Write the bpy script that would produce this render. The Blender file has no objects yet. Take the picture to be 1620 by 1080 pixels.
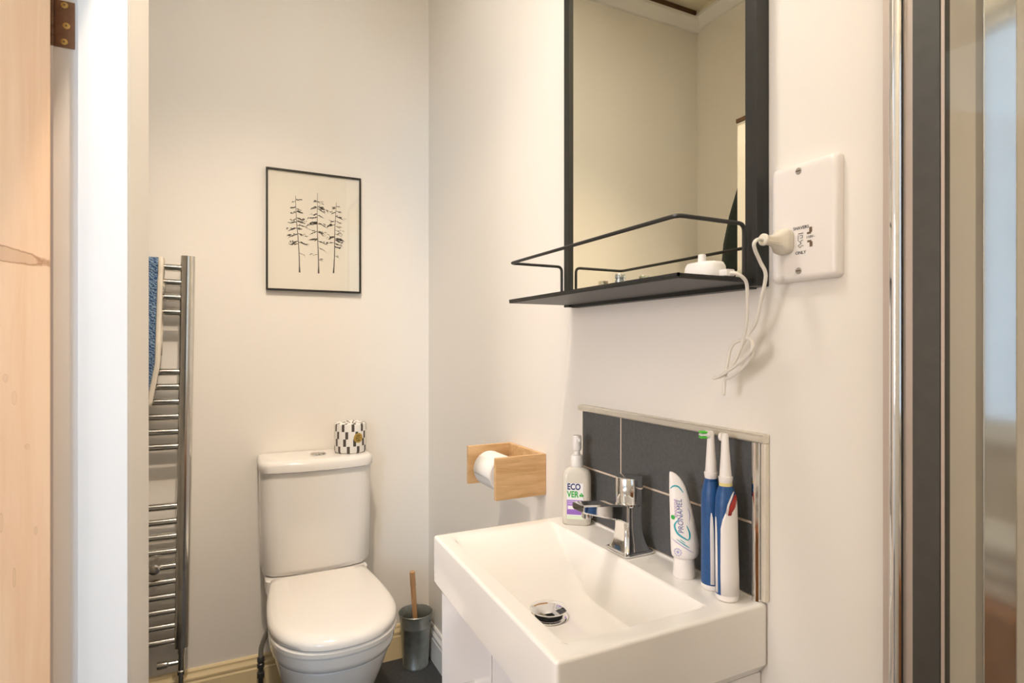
import bpy, bmesh, math, random
from mathutils import Vector, Matrix
SC = bpy.context.scene
COL = SC.collection
PI = math.pi

# ------------------------------------------------------------------ camera, world, lights, exposure
CAM_H = 1.228
cam = bpy.data.objects.new('camera', bpy.data.cameras.new('camera'))
COL.objects.link(cam)
cam.location = (0, 0, CAM_H)
cam.rotation_euler = (PI / 2, 0, -math.radians(26.4))
cam.data.sensor_width = 36.0
cam.data.lens = 36.0 * 916 / 1620
cam.data.shift_y = 7 / 1620
cam.data.clip_start = 0.01
cam.data.dof.use_dof = True
cam.data.dof.focus_distance = 1.4
cam.data.dof.aperture_fstop = 11
SC.camera = cam

world = bpy.data.worlds.new('world'); SC.world = world
world.use_nodes = True
world.node_tree.nodes['Background'].inputs[0].default_value = (0.70, 0.83, 1.0, 1)
world.node_tree.nodes['Background'].inputs[1].default_value = 1.4

def area_light(name, loc, rot, sx, sy, power, color):
    l = bpy.data.lights.new(name, 'AREA'); l.shape = 'RECTANGLE'
    l.size = sx; l.size_y = sy; l.energy = power; l.color = color
    o = bpy.data.objects.new(name, l); COL.objects.link(o)
    o.location = loc; o.rotation_euler = rot
    return o
# daylight entering through the window of the landing beyond the open pine door
area_light('window_daylight', (-1.70, -1.43, 1.55), (PI / 2, 0, 0), 0.95, 1.3, 70, (0.45, 0.69, 1.0))
area_light('side_window_fill', (-2.73, .15, 1.45), (PI / 2, 0, -PI / 2), 1.1, 1.2, 62, (1.0, 0.91, 0.93))  # fill light for the basin front, outside the added end wall window
LAMP_BATH = 44.0      # strength of the ceiling lamp's diffuser above the basin
FILL_SPOT_POWER = 96.0      # power of the added, unseen spotlight that brightens the toilet wall
SPOT_DEG = 74
REAR_FILL = 42.0      # strength of the fill lamp added on the ceiling behind the camera

SC.view_settings.view_transform = 'Standard'
SC.view_settings.look = 'None'
SC.view_settings.gamma = 1.0
SC.view_settings.use_curve_mapping = False
SC.view_settings.exposure = 0.02

# ------------------------------------------------------------------ materials
MATS = {}
def mat(name, col, rough=0.5, metal=0.0, var=0.0, vscale=8.0, bump=0.0, bscale=60.0, spec=0.5, coat=0.0,
        trans=0.0, ior=1.45, emit=None, estr=0.0, sss=0.0):
    m = bpy.data.materials.new(name); m.use_nodes = True
    nt = m.node_tree; N = nt.nodes; L = nt.links
    b = N['Principled BSDF']
    b.inputs['Base Color'].default_value = (*col, 1)
    b.inputs['Roughness'].default_value = rough
    b.inputs['Metallic'].default_value = metal
    b.inputs['Specular IOR Level'].default_value = spec
    b.inputs['Coat Weight'].default_value = coat
    b.inputs['Transmission Weight'].default_value = trans
    b.inputs['IOR'].default_value = ior
    if sss:
        b.inputs['Subsurface Weight'].default_value = sss
        b.inputs['Subsurface Radius'].default_value = (0.01, 0.008, 0.006)
    if emit:
        b.inputs['Emission Color'].default_value = (*emit, 1)
        b.inputs['Emission Strength'].default_value = estr
    tc = N.new('ShaderNodeTexCoord')
    if var:
        n = N.new('ShaderNodeTexNoise'); n.inputs['Scale'].default_value = vscale; n.inputs['Detail'].default_value = 5
        L.new(tc.outputs['Object'], n.inputs['Vector'])
        mx = N.new('ShaderNodeMix'); mx.data_type = 'RGBA'
        mx.inputs['A'].default_value = (*[c * (1 - var) for c in col], 1)
        mx.inputs['B'].default_value = (*[min(1, c * (1 + var)) for c in col], 1)
        L.new(n.outputs['Fac'], mx.inputs['Factor']); L.new(mx.outputs['Result'], b.inputs['Base Color'])
    if bump:
        n2 = N.new('ShaderNodeTexNoise'); n2.inputs['Scale'].default_value = bscale; n2.inputs['Detail'].default_value = 6
        L.new(tc.outputs['Object'], n2.inputs['Vector'])
        bp = N.new('ShaderNodeBump'); bp.inputs['Strength'].default_value = bump; bp.inputs['Distance'].default_value = 0.01
        L.new(n2.outputs['Fac'], bp.inputs['Height']); L.new(bp.outputs['Normal'], b.inputs['Normal'])
    MATS[name] = m
    return m

def mth(nt, op, a, b=None, c=None):
    n = nt.nodes.new('ShaderNodeMath'); n.operation = op
    for i, v in enumerate((a, b, c)):
        if v is None: continue
        if isinstance(v, (int, float)): n.inputs[i].default_value = v
        else: nt.links.new(v, n.inputs[i])
    return n.outputs[0]

def wood(name, c1, c2, axis='Z', scale=14.0, stretch=0.05, rough=0.5, knot=None, bands=1.0):
    """long-grained wood; axis = grain direction"""
    m = bpy.data.materials.new(name); m.use_nodes = True
    nt = m.node_tree; N = nt.nodes; L = nt.links; b = N['Principled BSDF']
    tc = N.new('ShaderNodeTexCoord'); mp = N.new('ShaderNodeMapping')
    sc = [1, 1, 1]; sc['XYZ'.index(axis)] = stretch
    mp.inputs['Scale'].default_value = sc
    L.new(tc.outputs['Object'], mp.inputs['Vector'])
    n = N.new('ShaderNodeTexNoise'); n.inputs['Scale'].default_value = scale; n.inputs['Detail'].default_value = 8
    n.inputs['Roughness'].default_value = 0.65; n.inputs['Distortion'].default_value = 0.6 * bands
    L.new(mp.outputs['Vector'], n.inputs['Vector'])
    r = N.new('ShaderNodeValToRGB')
    r.color_ramp.elements[0].position = 0.34; r.color_ramp.elements[0].color = (*c2, 1)
    r.color_ramp.elements[1].position = 0.62; r.color_ramp.elements[1].color = (*c1, 1)
    L.new(n.outputs['Fac'], r.inputs['Fac'])
    out = r.outputs['Color']
    if knot:
        sx = N.new('ShaderNodeSeparateXYZ'); L.new(tc.outputs['Object'], sx.inputs[0])
        wob = N.new('ShaderNodeTexNoise'); wob.inputs['Scale'].default_value = 90
        L.new(tc.outputs['Object'], wob.inputs['Vector'])
        for (ky, kz, ry, rz, slope, dark) in knot:
            dy = mth(nt, 'SUBTRACT', sx.outputs['X'], ky)
            dz = mth(nt, 'SUBTRACT', sx.outputs['Z'], kz)
            dz = mth(nt, 'SUBTRACT', dz, mth(nt, 'MULTIPLY', dy, slope))
            e = mth(nt, 'ADD', mth(nt, 'POWER', mth(nt, 'ABSOLUTE', mth(nt, 'DIVIDE', dy, ry)), 2.0),
                    mth(nt, 'POWER', mth(nt, 'ABSOLUTE', mth(nt, 'DIVIDE', dz, rz)), 2.0))
            e = mth(nt, 'ADD', e, mth(nt, 'MULTIPLY', mth(nt, 'SUBTRACT', wob.outputs['Fac'], 0.5), 0.7))
            ring = mth(nt, 'SUBTRACT', 1.0, mth(nt, 'MULTIPLY', mth(nt, 'ABSOLUTE', mth(nt, 'SUBTRACT', e, 1.0)), 3.2))
            inner = mth(nt, 'MULTIPLY', mth(nt, 'LESS_THAN', e, 1.0), 0.35)
            f = mth(nt, 'MAXIMUM', mth(nt, 'MAXIMUM', ring, inner), 0.0)
            f = mth(nt, 'MULTIPLY', mth(nt, 'MINIMUM', f, 1.0), dark)
            mx = N.new('ShaderNodeMix'); mx.data_type = 'RGBA'
            L.new(f, mx.inputs['Factor']); L.new(out, mx.inputs['A'])
            mx.inputs['B'].default_value = (0.36, 0.14, 0.05, 1)
            out = mx.outputs['Result']
    L.new(out, b.inputs['Base Color'])
    bp = N.new('ShaderNodeBump'); bp.inputs['Strength'].default_value = 0.12; bp.inputs['Distance'].default_value = 0.002
    L.new(n.outputs['Fac'], bp.inputs['Height']); L.new(bp.outputs['Normal'], b.inputs['Normal'])
    b.inputs['Roughness'].default_value = rough
    MATS[name] = m
    return m

def clear_glass(name, tint=(1, 1, 1), rough=0.0):
    m = bpy.data.materials.new(name); m.use_nodes = True
    nt = m.node_tree; N = nt.nodes; L = nt.links
    N.remove(N['Principled BSDF'])
    tr = N.new('ShaderNodeBsdfTransparent'); tr.inputs[0].default_value = (*tint, 1)
    gl = N.new('ShaderNodeBsdfGlossy'); gl.inputs['Roughness'].default_value = rough
    lw = N.new('ShaderNodeLayerWeight'); lw.inputs[0].default_value = 0.5
    fac = mth(nt, 'ADD', 0.04, mth(nt, 'MULTIPLY', mth(nt, 'POWER', lw.outputs['Facing'], 5.0), 0.9))
    tc = N.new('ShaderNodeTexCoord')
    sp = N.new('ShaderNodeTexNoise'); sp.inputs['Scale'].default_value = 260
    L.new(tc.outputs['Object'], sp.inputs['Vector'])
    bp = N.new('ShaderNodeBump'); bp.inputs['Strength'].default_value = 0.01
    L.new(sp.outputs['Fac'], bp.inputs['Height']); L.new(bp.outputs['Normal'], gl.inputs['Normal'])
    mx = N.new('ShaderNodeMixShader')
    L.new(fac, mx.inputs[0]); L.new(tr.outputs[0], mx.inputs[1]); L.new(gl.outputs[0], mx.inputs[2])
    L.new(mx.outputs[0], N['Material Output'].inputs[0])
    MATS[name] = m
    return m

mat('wall_paint', (0.865, 0.815, 0.74), 0.55, var=0.015, vscale=2.5, bump=0.05, bscale=30)
mat('ceiling_paint', (0.80, 0.72, 0.55), 0.7, var=0.03, vscale=3)
mat('hall_paint', (0.80, 0.79, 0.77), 0.7, var=0.02)
mat('gloss_white', (0.84, 0.82, 0.79), 0.32, var=0.02, vscale=10, bump=0.03, bscale=25)
mat('gloss_cream', (0.84, 0.68, 0.40), 0.35, var=0.04, vscale=12)
mat('ceramic', (0.86, 0.82, 0.765), 0.07, var=0.006, vscale=3, coat=0.3)
mat('seat_plastic', (0.88, 0.83, 0.76), 0.16, var=0.006, vscale=3)
mat('cabinet_gloss', (0.84, 0.80, 0.775), 0.10, var=0.008, vscale=3)
mat('chrome', (0.80, 0.80, 0.80), 0.06, 1.0, var=0.02, vscale=30)
mat('chrome_worn', (0.70, 0.68, 0.63), 0.17, 1.0, var=0.12, vscale=40)
mat('brushed_steel', (0.50, 0.48, 0.44), 0.35, 1.0, var=0.10, vscale=40)
mat('black_metal', (0.019, 0.019, 0.017), 0.42, 0.0, var=0.15, vscale=60, bump=0.02, bscale=300)
mat('mirror_glass', (1.0, 0.98, 0.83), 0.0, 1.0, var=0.004, vscale=2)
mat('slate_tile', (0.088, 0.088, 0.087), 0.55, var=0.35, vscale=180, bump=0.12, bscale=240)
mat('grout', (0.72, 0.60, 0.48), 0.9, var=0.08, vscale=90)
mat('trim_cream', (0.80, 0.74, 0.63), 0.25, 0.45, var=0.08, vscale=40)
mat('slate_floor', (0.045, 0.046, 0.048), 0.6, var=0.45, vscale=70, bump=0.1, bscale=140)
mat('galvanised', (0.36, 0.38, 0.36), 0.38, 0.9, var=0.28, vscale=45, bump=0.03, bscale=90)
mat('paper_white', (0.86, 0.82, 0.77), 0.9, var=0.01, vscale=50, bump=0.05, bscale=300)
mat('print_paper', (0.86, 0.81, 0.72), 0.8, var=0.01, vscale=6)
mat('print_ink', (0.045, 0.038, 0.030), 0.85, var=0.35, vscale=200)
mat('black_frame', (0.020, 0.016, 0.012), 0.30, var=0.1, vscale=40)
mat('white_plastic', (0.86, 0.83, 0.79), 0.30, var=0.008, vscale=20)
mat('socket_plastic', (0.86, 0.805, 0.755), 0.28, var=0.008, vscale=20)
mat('cord_plastic', (0.82, 0.77, 0.68), 0.40, var=0.02, vscale=60)
mat('plug_plastic', (0.78, 0.72, 0.60), 0.42, var=0.03, vscale=60)
mat('slot_dark', (0.16, 0.10, 0.06), 0.7, var=0.1)
mat('ink_dark', (0.035, 0.033, 0.035), 0.6, var=0.1)
mat('bottle_plastic', (0.66, 0.62, 0.54), 0.22, var=0.01, vscale=20, sss=0.2)
mat('label_white', (0.86, 0.86, 0.86), 0.35, var=0.005)
mat('label_purple', (0.30, 0.13, 0.52), 0.35, var=0.06, vscale=60)
mat('label_lilac', (0.40, 0.23, 0.64), 0.35, var=0.04, vscale=60)
mat('label_pale_green', (0.72, 0.83, 0.62), 0.35, var=0.02)
mat('ink_navy', (0.015, 0.03, 0.16), 0.4, var=0.05)
mat('ink_green', (0.04, 0.42, 0.07), 0.4, var=0.05)
mat('ink_teal', (0.02, 0.34, 0.42), 0.4, var=0.05)
mat('ink_blue', (0.06, 0.09, 0.30), 0.4, var=0.05)
mat('ink_purple', (0.17, 0.05, 0.30), 0.4, var=0.05)
mat('ink_lilac', (0.36, 0.36, 0.62), 0.4, var=0.05)
mat('brush_white', (0.86, 0.81, 0.77), 0.28, var=0.01, vscale=30)
mat('brush_blue', (0.013, 0.075, 0.23), 0.38, var=0.25, vscale=120, bump=0.1, bscale=400)
mat('brush_red', (0.42, 0.03, 0.02), 0.3, var=0.05)
mat('bristle_green', (0.10, 0.62, 0.06), 0.5, var=0.2, vscale=300)
mat('bristle_white', (0.86, 0.86, 0.84), 0.5, var=0.05, vscale=300)
mat('band_yellow', (0.74, 0.62, 0.26), 0.4, var=0.04)
mat('gold_sticker', (0.52, 0.34, 0.08), 0.35, 0.4, var=0.1, vscale=60)
mat('hose_grey', (0.36, 0.34, 0.30), 0.4, 0.5, var=0.2, vscale=120)
mat('brass_brown', (0.20, 0.105, 0.06), 0.38, 0.65, var=0.35, vscale=70, bump=0.05, bscale=120)
mat('brass_screw', (0.50, 0.33, 0.11), 0.32, 0.85, var=0.15, vscale=80)
mat('dark_anodised', (0.105, 0.105, 0.098), 0.35, 0.7, var=0.12, vscale=50)
mat('satin_pink_metal', (0.60, 0.52, 0.46), 0.30, 0.5, var=0.03)
mat('rubber_dark', (0.03, 0.03, 0.03), 0.7, var=0.1)
mat('dark_cloth', (0.020, 0.028, 0.024), 0.95, var=0.3, vscale=60, bump=0.3, bscale=200)
mat('towel_edge', (0.80, 0.72, 0.60), 0.95, var=0.05, vscale=80, bump=0.3, bscale=350)
mat('timber_gap_dark', (0.09, 0.045, 0.018), 0.6, var=0.3, vscale=20)  # timber cap, and the shade in the cornice gap
mat('lamp_glow', (0.9, 0.85, 0.75), 0.4, emit=(1.0, 0.97, 0.94), estr=LAMP_BATH)
mat('rear_fill_glow', (0.9, 0.87, 0.8), 0.4, emit=(1.0, 0.84, 0.62), estr=REAR_FILL)  # glow of the fill lamp added behind the camera
mat('fill_spot_glow', (0.9, 0.85, 0.75), 0.4, emit=(1.0, 0.86, 0.70), estr=6.0)  # bulb face of the added fill spotlight
mat('reflection_steel', (0.62, 0.64, 0.66), 0.08, 1.0, var=0.05, vscale=20)
wood('pine', (0.90, 0.60, 0.37), (0.83, 0.51, 0.29), 'Z', 30, 0.06, 0.45,
     knot=[(-.086, 1.3720, .078, .0120, -.20, .8), (-.088, .797, .018, .010, .1, .8), (-.045, 1.150, .003, .010, 0, .25), (-.055, 1.180, .003, .006, 0, .3),
           (-.080, 1.183, .010, .006, 0, .45), (-.030, 1.075, .003, .004, 0, .35), (-.045, .88, .002, .014, 0, .35), (-.060, .965, .0025, .014, 0, .3), (-.020, .945, .002, .006, 0, .4)])
wood('oak_light', (0.75, 0.49, 0.25), (0.56, 0.32, 0.13), 'X', 60, 0.10, 0.45)
wood('beech_handle', (0.62, 0.37, 0.19), (0.50, 0.27, 0.12), 'Z', 60, 0.10, 0.5)
wood('orange_wood', (0.62, 0.26, 0.09), (0.42, 0.15, 0.05), 'Y', 12, 0.08, 0.35)
clear_glass('pane_glass', (0.99, 0.99, 0.98))
clear_glass('screen_glass', (0.985, 0.99, 0.98))

def towel_material():
    m = bpy.data.materials.new('towel_blue'); m.use_nodes = True
    nt = m.node_tree; N = nt.nodes; L = nt.links; b = N['Principled BSDF']
    tc = N.new('ShaderNodeTexCoord')
    w = N.new('ShaderNodeTexWave'); w.inputs['Scale'].default_value = 34; w.inputs['Distortion'].default_value = 9; w.inputs['Detail'].default_value = 3; w.inputs['Detail Scale'].default_value = 3.0
    mp = N.new('ShaderNodeMapping'); mp.inputs['Scale'].default_value = (1.0, 1.0, 1.2); mp.inputs['Rotation'].default_value = (0, 0.9, 0)
    L.new(tc.outputs['Object'], mp.inputs[0]); L.new(mp.outputs[0], w.inputs['Vector'])
    r = N.new('ShaderNodeValToRGB')
    e = r.color_ramp.elements
    e[0].position = 0.30; e[0].color = (0.030, 0.075, 0.18, 1)
    e[1].position = 0.80; e[1].color = (0.24, 0.35, 0.46, 1)
    L.new(w.outputs['Fac'], r.inputs['Fac']); L.new(r.outputs['Color'], b.inputs['Base Color'])
    bp = N.new('ShaderNodeBump'); bp.inputs['Strength'].default_value = 0.5; bp.inputs['Distance'].default_value = 0.004
    L.new(w.outputs['Fac'], bp.inputs['Height']); L.new(bp.outputs['Normal'], b.inputs['Normal'])
    b.inputs['Roughness'].default_value = 0.95
    MATS['towel_blue'] = m
towel_material()

def wrapper_material():
    """white paper printed with staggered dark bars in four rows (flat print)"""
    m = bpy.data.materials.new('wrapper_print'); m.use_nodes = True
    nt = m.node_tree; N = nt.nodes; L = nt.links; b = N['Principled BSDF']
    tc = N.new('ShaderNodeTexCoord'); s = N.new('ShaderNodeSeparateXYZ'); L.new(tc.outputs['Object'], s.inputs[0])
    ang = mth(nt, 'ARCTAN2', s.outputs['Y'], s.outputs['X'])
    row = mth(nt, 'FLOOR', mth(nt, 'DIVIDE', s.outputs['Z'], 0.0262))
    off = mth(nt, 'ADD', mth(nt, 'MULTIPLY', mth(nt, 'MODULO', row, 2.0), 0.30), mth(nt, 'MULTIPLY', row, 0.08))
    u = mth(nt, 'FRACT', mth(nt, 'ADD', mth(nt, 'ADD', mth(nt, 'MULTIPLY', ang, 10 / (2 * PI)), off), 20.15))
    bar = mth(nt, 'LESS_THAN', u, 0.29)
    mx = N.new('ShaderNodeMix'); mx.data_type = 'RGBA'
    L.new(bar, mx.inputs['Factor'])
    mx.inputs['A'].default_value = (0.84, 0.80, 0.73, 1); mx.inputs['B'].default_value = (0.075, 0.055, 0.042, 1)
    L.new(mx.outputs['Result'], b.inputs['Base Color']); b.inputs['Roughness'].default_value = 0.7
    MATS['wrapper_print'] = m
wrapper_material()

# ------------------------------------------------------------------ mesh helpers
class MB:
    def __init__(s): s.v = []; s.f = []
    def add(s, vs, fs):
        o = len(s.v); s.v += [tuple(p) for p in vs]; s.f += [tuple(i + o for i in f) for f in fs]; return s
    def box(s, x0, x1, y0, y1, z0, z1):
        vs = [(x0, y0, z0), (x1, y0, z0), (x1, y1, z0), (x0, y1, z0), (x0, y0, z1), (x1, y0, z1), (x1, y1, z1), (x0, y1, z1)]
        return s.add(vs, [(3, 2, 1, 0), (4, 5, 6, 7), (0, 1, 5, 4), (1, 2, 6, 5), (2, 3, 7, 6), (3, 0, 4, 7)])
    def loft(s, rings, cap0=True, cap1=True):
        n = len(rings[0]); vs = [p for r in rings for p in r]; fs = []
        for k in range(len(rings) - 1):
            for i in range(n):
                j = (i + 1) % n
                fs.append((k * n + i, k * n + j, (k + 1) * n + j, (k + 1) * n + i))
        if cap0: fs.append(tuple(reversed(range(n))))
        if cap1: fs.append(tuple(range((len(rings) - 1) * n, len(rings) * n)))
        return s.add(vs, fs)
    def lathe(s, prof, c=(0, 0, 0), n=32, axis='Z', cap0=True, cap1=True):
        rings = []
        for r, h in prof:
            ring = []
            for i in range(n):
                a = 2 * PI * i / n; p, q = r * math.cos(a), r * math.sin(a)
                if axis == 'Z': ring.append((c[0] + p, c[1] + q, c[2] + h))
                elif axis == 'X': ring.append((c[0] + h, c[1] + p, c[2] + q))
                else: ring.append((c[0] + q, c[1] + h, c[2] + p))
            rings.append(ring)
        return s.loft(rings, cap0, cap1)
    def tube(s, path, r, n=10, closed=False):
        P = [Vector(p) for p in path]; rings = []
        up = None
        for i, p in enumerate(P):
            t = (P[min(i + 1, len(P) - 1)] - P[max(i - 1, 0)]).normalized()
            if up is None:
                up = t.orthogonal().normalized()
            up = (up - t * up.dot(t)).normalized()
            w = t.cross(up)
            rr = r[i] if isinstance(r, (list, tuple)) else r
            rings.append([tuple(p + up * rr * math.cos(2 * PI * k / n) + w * rr * math.sin(2 * PI * k / n)) for k in range(n)])
        return s.loft(rings)
    def prism(s, outline, axis, a0, a1):
        """outline 2D polygon extruded along an axis"""
        def mk(p, a):
            if axis == 'X': return (a, p[0], p[1])
            if axis == 'Y': return (p[0], a, p[1])
            return (p[0], p[1], a)
        return s.loft([[mk(p, a0) for p in outline], [mk(p, a1) for p in outline]])
    def build(s, name, m, parent=None, bev=0.0, seg=2, smooth=True, ang=35, sub=0, kind=None, label=None):
        me = bpy.data.meshes.new(name)
        inv = Vector((0, 0, 0)) if parent is None else -ORIG[parent.name]
        vs = [tuple(Vector(p) + inv) for p in s.v]
        me.from_pydata(vs, [], s.f); me.validate()
        bm = bmesh.new(); bm.from_mesh(me)
        bmesh.ops.remove_doubles(bm, verts=bm.verts, dist=1e-6)
        bmesh.ops.recalc_face_normals(bm, faces=bm.faces)
        if bev:
            es = [e for e in bm.edges if len(e.link_faces) == 2 and e.calc_face_angle(0) > math.radians(28)]
            bmesh.ops.bevel(bm, geom=es, offset=bev, segments=seg, profile=0.5, affect='EDGES', clamp_overlap=True)
        bm.to_mesh(me); bm.free()
        if smooth:
            me.polygons.foreach_set('use_smooth', [True] * len(me.polygons))
            me.set_sharp_from_angle(angle=math.radians(ang))
        me.materials.append(MATS[m])
        o = bpy.data.objects.new(name, me); COL.objects.link(o)
        if parent is not None: o.parent = parent; ORIG[o.name] = ORIG[parent.name]
        else: ORIG[o.name] = Vector((0, 0, 0))
        if sub:
            md = o.modifiers.new('subdivision', 'SUBSURF'); md.levels = sub; md.render_levels = sub
        if bev and smooth:
            md = o.modifiers.new('weighted normals', 'WEIGHTED_NORMAL'); md.keep_sharp = True
        if kind: o['kind'] = kind
        if label: o['label'] = label
        return o
ORIG = {}
def thing(name, loc, label, cat, group=None):
    o = bpy.data.objects.new(name, None); COL.objects.link(o)
    o.location = loc; o.empty_display_size = 0.05
    ORIG[o.name] = Vector(loc)
    o['label'] = label; o['category'] = cat
    if group: o['group'] = group
    return o
def tag(o, label, cat, kind=None, group=None):
    o['label'] = label; o['category'] = cat
    if kind: o['kind'] = kind
    if group: o['group'] = group
    return o
def recentre(o, c):
    """move a top-level mesh's origin to c"""
    c = Vector(c)
    o.data.transform(Matrix.Translation(-c)); o.location = c
    ORIG[o.name] = c
    return o
def rrect(cx, cy, hx, hy, r, z, n=6):
    """rounded rectangle ring in the XY plane"""
    pts = []
    r = min(r, hx - 1e-5, hy - 1e-5)
    for (sx, sy, a0) in ((1, 1, 0), (-1, 1, PI / 2), (-1, -1, PI), (1, -1, 3 * PI / 2)):
        for k in range(n + 1):
            a = a0 + PI / 2 * k / n
            pts.append((cx + sx * (hx - r) + r * math.cos(a), cy + sy * (hy - r) + r * math.sin(a), z))
    return pts
def smooth_path(pts, sub=8):
    P = [Vector(p) for p in pts]; out = []
    for i in range(len(P) - 1):
        p0 = P[max(i - 1, 0)]; p1 = P[i]; p2 = P[i + 1]; p3 = P[min(i + 2, len(P) - 1)]
        for k in range(sub):
            t = k / sub
            out.append(0.5 * ((2 * p1) + (p2 - p0) * t + (2 * p0 - 5 * p1 + 4 * p2 - p3) * t * t + (3 * p1 - p0 - 3 * p2 + p3) * t ** 3))
    out.append(P[-1]); return out
def fillet_path(pts, r, n=5):
    P = [Vector(p) for p in pts]; out = [P[0]]
    for i in range(1, len(P) - 1):
        a = (P[i - 1] - P[i]).normalized(); b = (P[i + 1] - P[i]).normalized()
        s0 = P[i] + a * r; s1 = P[i] + b * r
        for k in range(n + 1):
            t = k / n
            out.append(s0 * (1 - t) ** 2 + P[i] * 2 * t * (1 - t) + s1 * t * t)
    out.append(P[-1]); return out
def text_mesh(body, size, origin, right, up, m, name, parent, shear=0.0, sx=1.0, align='CENTER', extr=0.0002, bold=0.0):
    """lettering laid on a surface: origin, right and up are world vectors"""
    cu = bpy.data.curves.new('lettering', 'FONT'); cu.body = body; cu.size = size
    cu.align_x = align; cu.align_y = 'CENTER'; cu.extrude = extr; cu.shear = shear; cu.resolution_u = 3; cu.offset = bold
    tmp = bpy.data.objects.new('lettering', cu); COL.objects.link(tmp)
    dg = bpy.context.evaluated_depsgraph_get(); dg.update()
    me = bpy.data.meshes.new_from_object(tmp.evaluated_get(dg))
    bpy.data.objects.remove(tmp); bpy.data.curves.remove(cu)
    R = Vector(right).normalized(); U = Vector(up).normalized(); Nn = R.cross(U)
    O = Vector(origin) - (ORIG[parent.name] if parent else Vector((0, 0, 0)))
    for v in me.vertices:
        x, y, z = v.co
        v.co = O + R * x * sx + U * y + Nn * z
    me.name = name; me.materials.clear(); me.materials.append(MATS[m])
    o = bpy.data.objects.new(name, me); COL.objects.link(o)
    if parent: o.parent = parent; ORIG[o.name] = ORIG[parent.name]
    return o

# ------------------------------------------------------------------ room shell
WX, BY, LX, CZ = 0.74, 2.25, -0.745, 2.915           # right wall, back wall, left wall, ceiling
def struct(name, mb, m, label, cat, **k):
    o = mb.build(name, m, **k); return tag(o, label, cat, 'structure')
RY0 = -1.3                                         # wall behind the camera
PX_0, PX_1 = -.250, -.144                          # partition with the doorway
DY0, DY1, DH = .400, 1.165, 1.995                   # door opening
struct('floor', MB().box(-2.6, WX + .9, RY0, BY + .1, -.06, 0), 'slate_floor', 'dark slate grey floor around the toilet', 'floor')
struct('ceiling', MB().box(-2.7, WX + 1.0, RY0 - .1, BY + .1, CZ, CZ + .08), 'ceiling_paint', 'yellowish white ceiling above the cornice', 'ceiling')
struct('wall_right', MB().box(WX, WX + .9, .437, BY + .1, -.06, CZ), 'wall_paint', 'warm white plastered wall carrying the mirror, socket and basin', 'wall')
struct('wall_back', MB().box(LX - .1, WX, BY, BY + .1, -.06, CZ), 'wall_paint', 'warm white plastered wall behind the toilet and framed print', 'wall')
struct('wall_left', MB().box(LX - .1, LX, 1.443, BY, -.06, CZ), 'wall_paint', 'warm white plastered wall beside the towel radiator, seen in the mirror', 'wall')
struct('wall_return', MB().box(-2.6, PX_0, 1.25, 1.443, -.06, CZ), 'wall_paint', 'warm white plastered wall behind the open pine door', 'wall')
pw = MB().box(PX_0, PX_1, DY1 + .02, 1.443, 0, DH).box(PX_0, PX_1, RY0, DY0 - .02, 0, CZ).box(PX_0, PX_1, DY0 - .02, DY1 + .02, DH + .04, CZ)
struct('wall_partition', pw, 'wall_paint', 'warm white partition wall beside the open pine door', 'wall', bev=.002)
struct('wall_rear', MB().box(-2.6, -2.15, RY0 - .1, RY0, -.06, CZ).box(-2.15, -1.25, RY0 - .1, RY0, -.06, .90).box(-2.15, -1.25, RY0 - .1, RY0, 2.15, CZ).box(-1.25, -.55, RY0 - .1, RY0, -.06, CZ).box(.40, WX + .9, RY0 - .1, RY0, -.06, CZ).box(-.55, .40, RY0 - .1, RY0, -.06, .92).box(-.55, .40, RY0 - .1, RY0, 2.40, CZ), 'wall_paint', 'warm white wall behind the camera', 'wall')
struct('wall_shower', MB().box(WX + .9, WX + 1.0, RY0, .437, -.06, CZ), 'wall_paint', 'warm white end wall behind the shower screen', 'wall')
LWX = -2.6
struct('wall_landing', MB().box(LWX - .1, LWX, RY0, -.40, -.06, CZ).box(LWX - .1, LWX, .70, 1.443, -.06, CZ).box(LWX - .1, LWX, -.40, .70, -.06, .85).box(LWX - .1, LWX, -.40, .70, 2.05, CZ), 'hall_paint', 'white end wall of the landing', 'wall')

def skirting_profile(h):
    # (depth from wall, height)
    return [(0, 0), (.016, 0), (.016, h * .66), (.0135, h * .70), (.0135, h * .735), (.015, h * .75), (.015, h * .80), (.010, h * .87), (.0085, h * .90), (.0085, h * .955), (.005, h), (0, h)]
hB = .131
mb = MB(); mb.loft([[(x, BY - d, z) for d, z in skirting_profile(hB)] for x in (LX, WX - .016)])
struct('baseboard_back', mb, 'gloss_cream', 'yellowed cream moulded skirting board along the toilet wall', 'skirting', smooth=False)
mb = MB(); mb.loft([[(WX - d, y, z) for d, z in skirting_profile(hB)] for y in (1.135, BY)])
struct('baseboard_right', mb, 'gloss_white', 'moulded skirting board, whitened for daylight, beside the metal bucket', 'skirting', smooth=False)  # white colour carries the cool daylight falling on this board

# door lining and stop
t1 = thing('trim_1', (-.197, DY1, 0), 'white painted door lining with stop beside the pine door', 'door frame'); t1['kind'] = 'structure'
MB().box(PX_0 + .002, PX_1, DY1, DY1 + .02, 0, DH).build('lining', 'gloss_white', t1, bev=.0015)
MB().box(-.2125, PX_1 - .0005, DY1 - .017, DY1, 0, DH).build('door_stop', 'gloss_white', t1, bev=.0015)
MB().box(PX_0 + .002, PX_1, DY0 - .02, DY0, 0, DH).build('lining', 'gloss_white', t1, bev=.0015)
MB().box(-.2125, PX_1 - .0005, DY0, DY0 + .017, 0, DH).build('door_stop', 'gloss_white', t1, bev=.0015)
MB().box(PX_0, PX_1, DY0 - .02, DY1 + .02, DH, DH + .04).build('head_lining', 'gloss_white', t1, bev=.0015)
MB().box(PX_0 - .003, PX_1 + .003, DY1 + .022, 1.446, DH + .0005, DH + .014).build('cap_strip', 'timber_gap_dark', t1, bev=.001)

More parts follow.
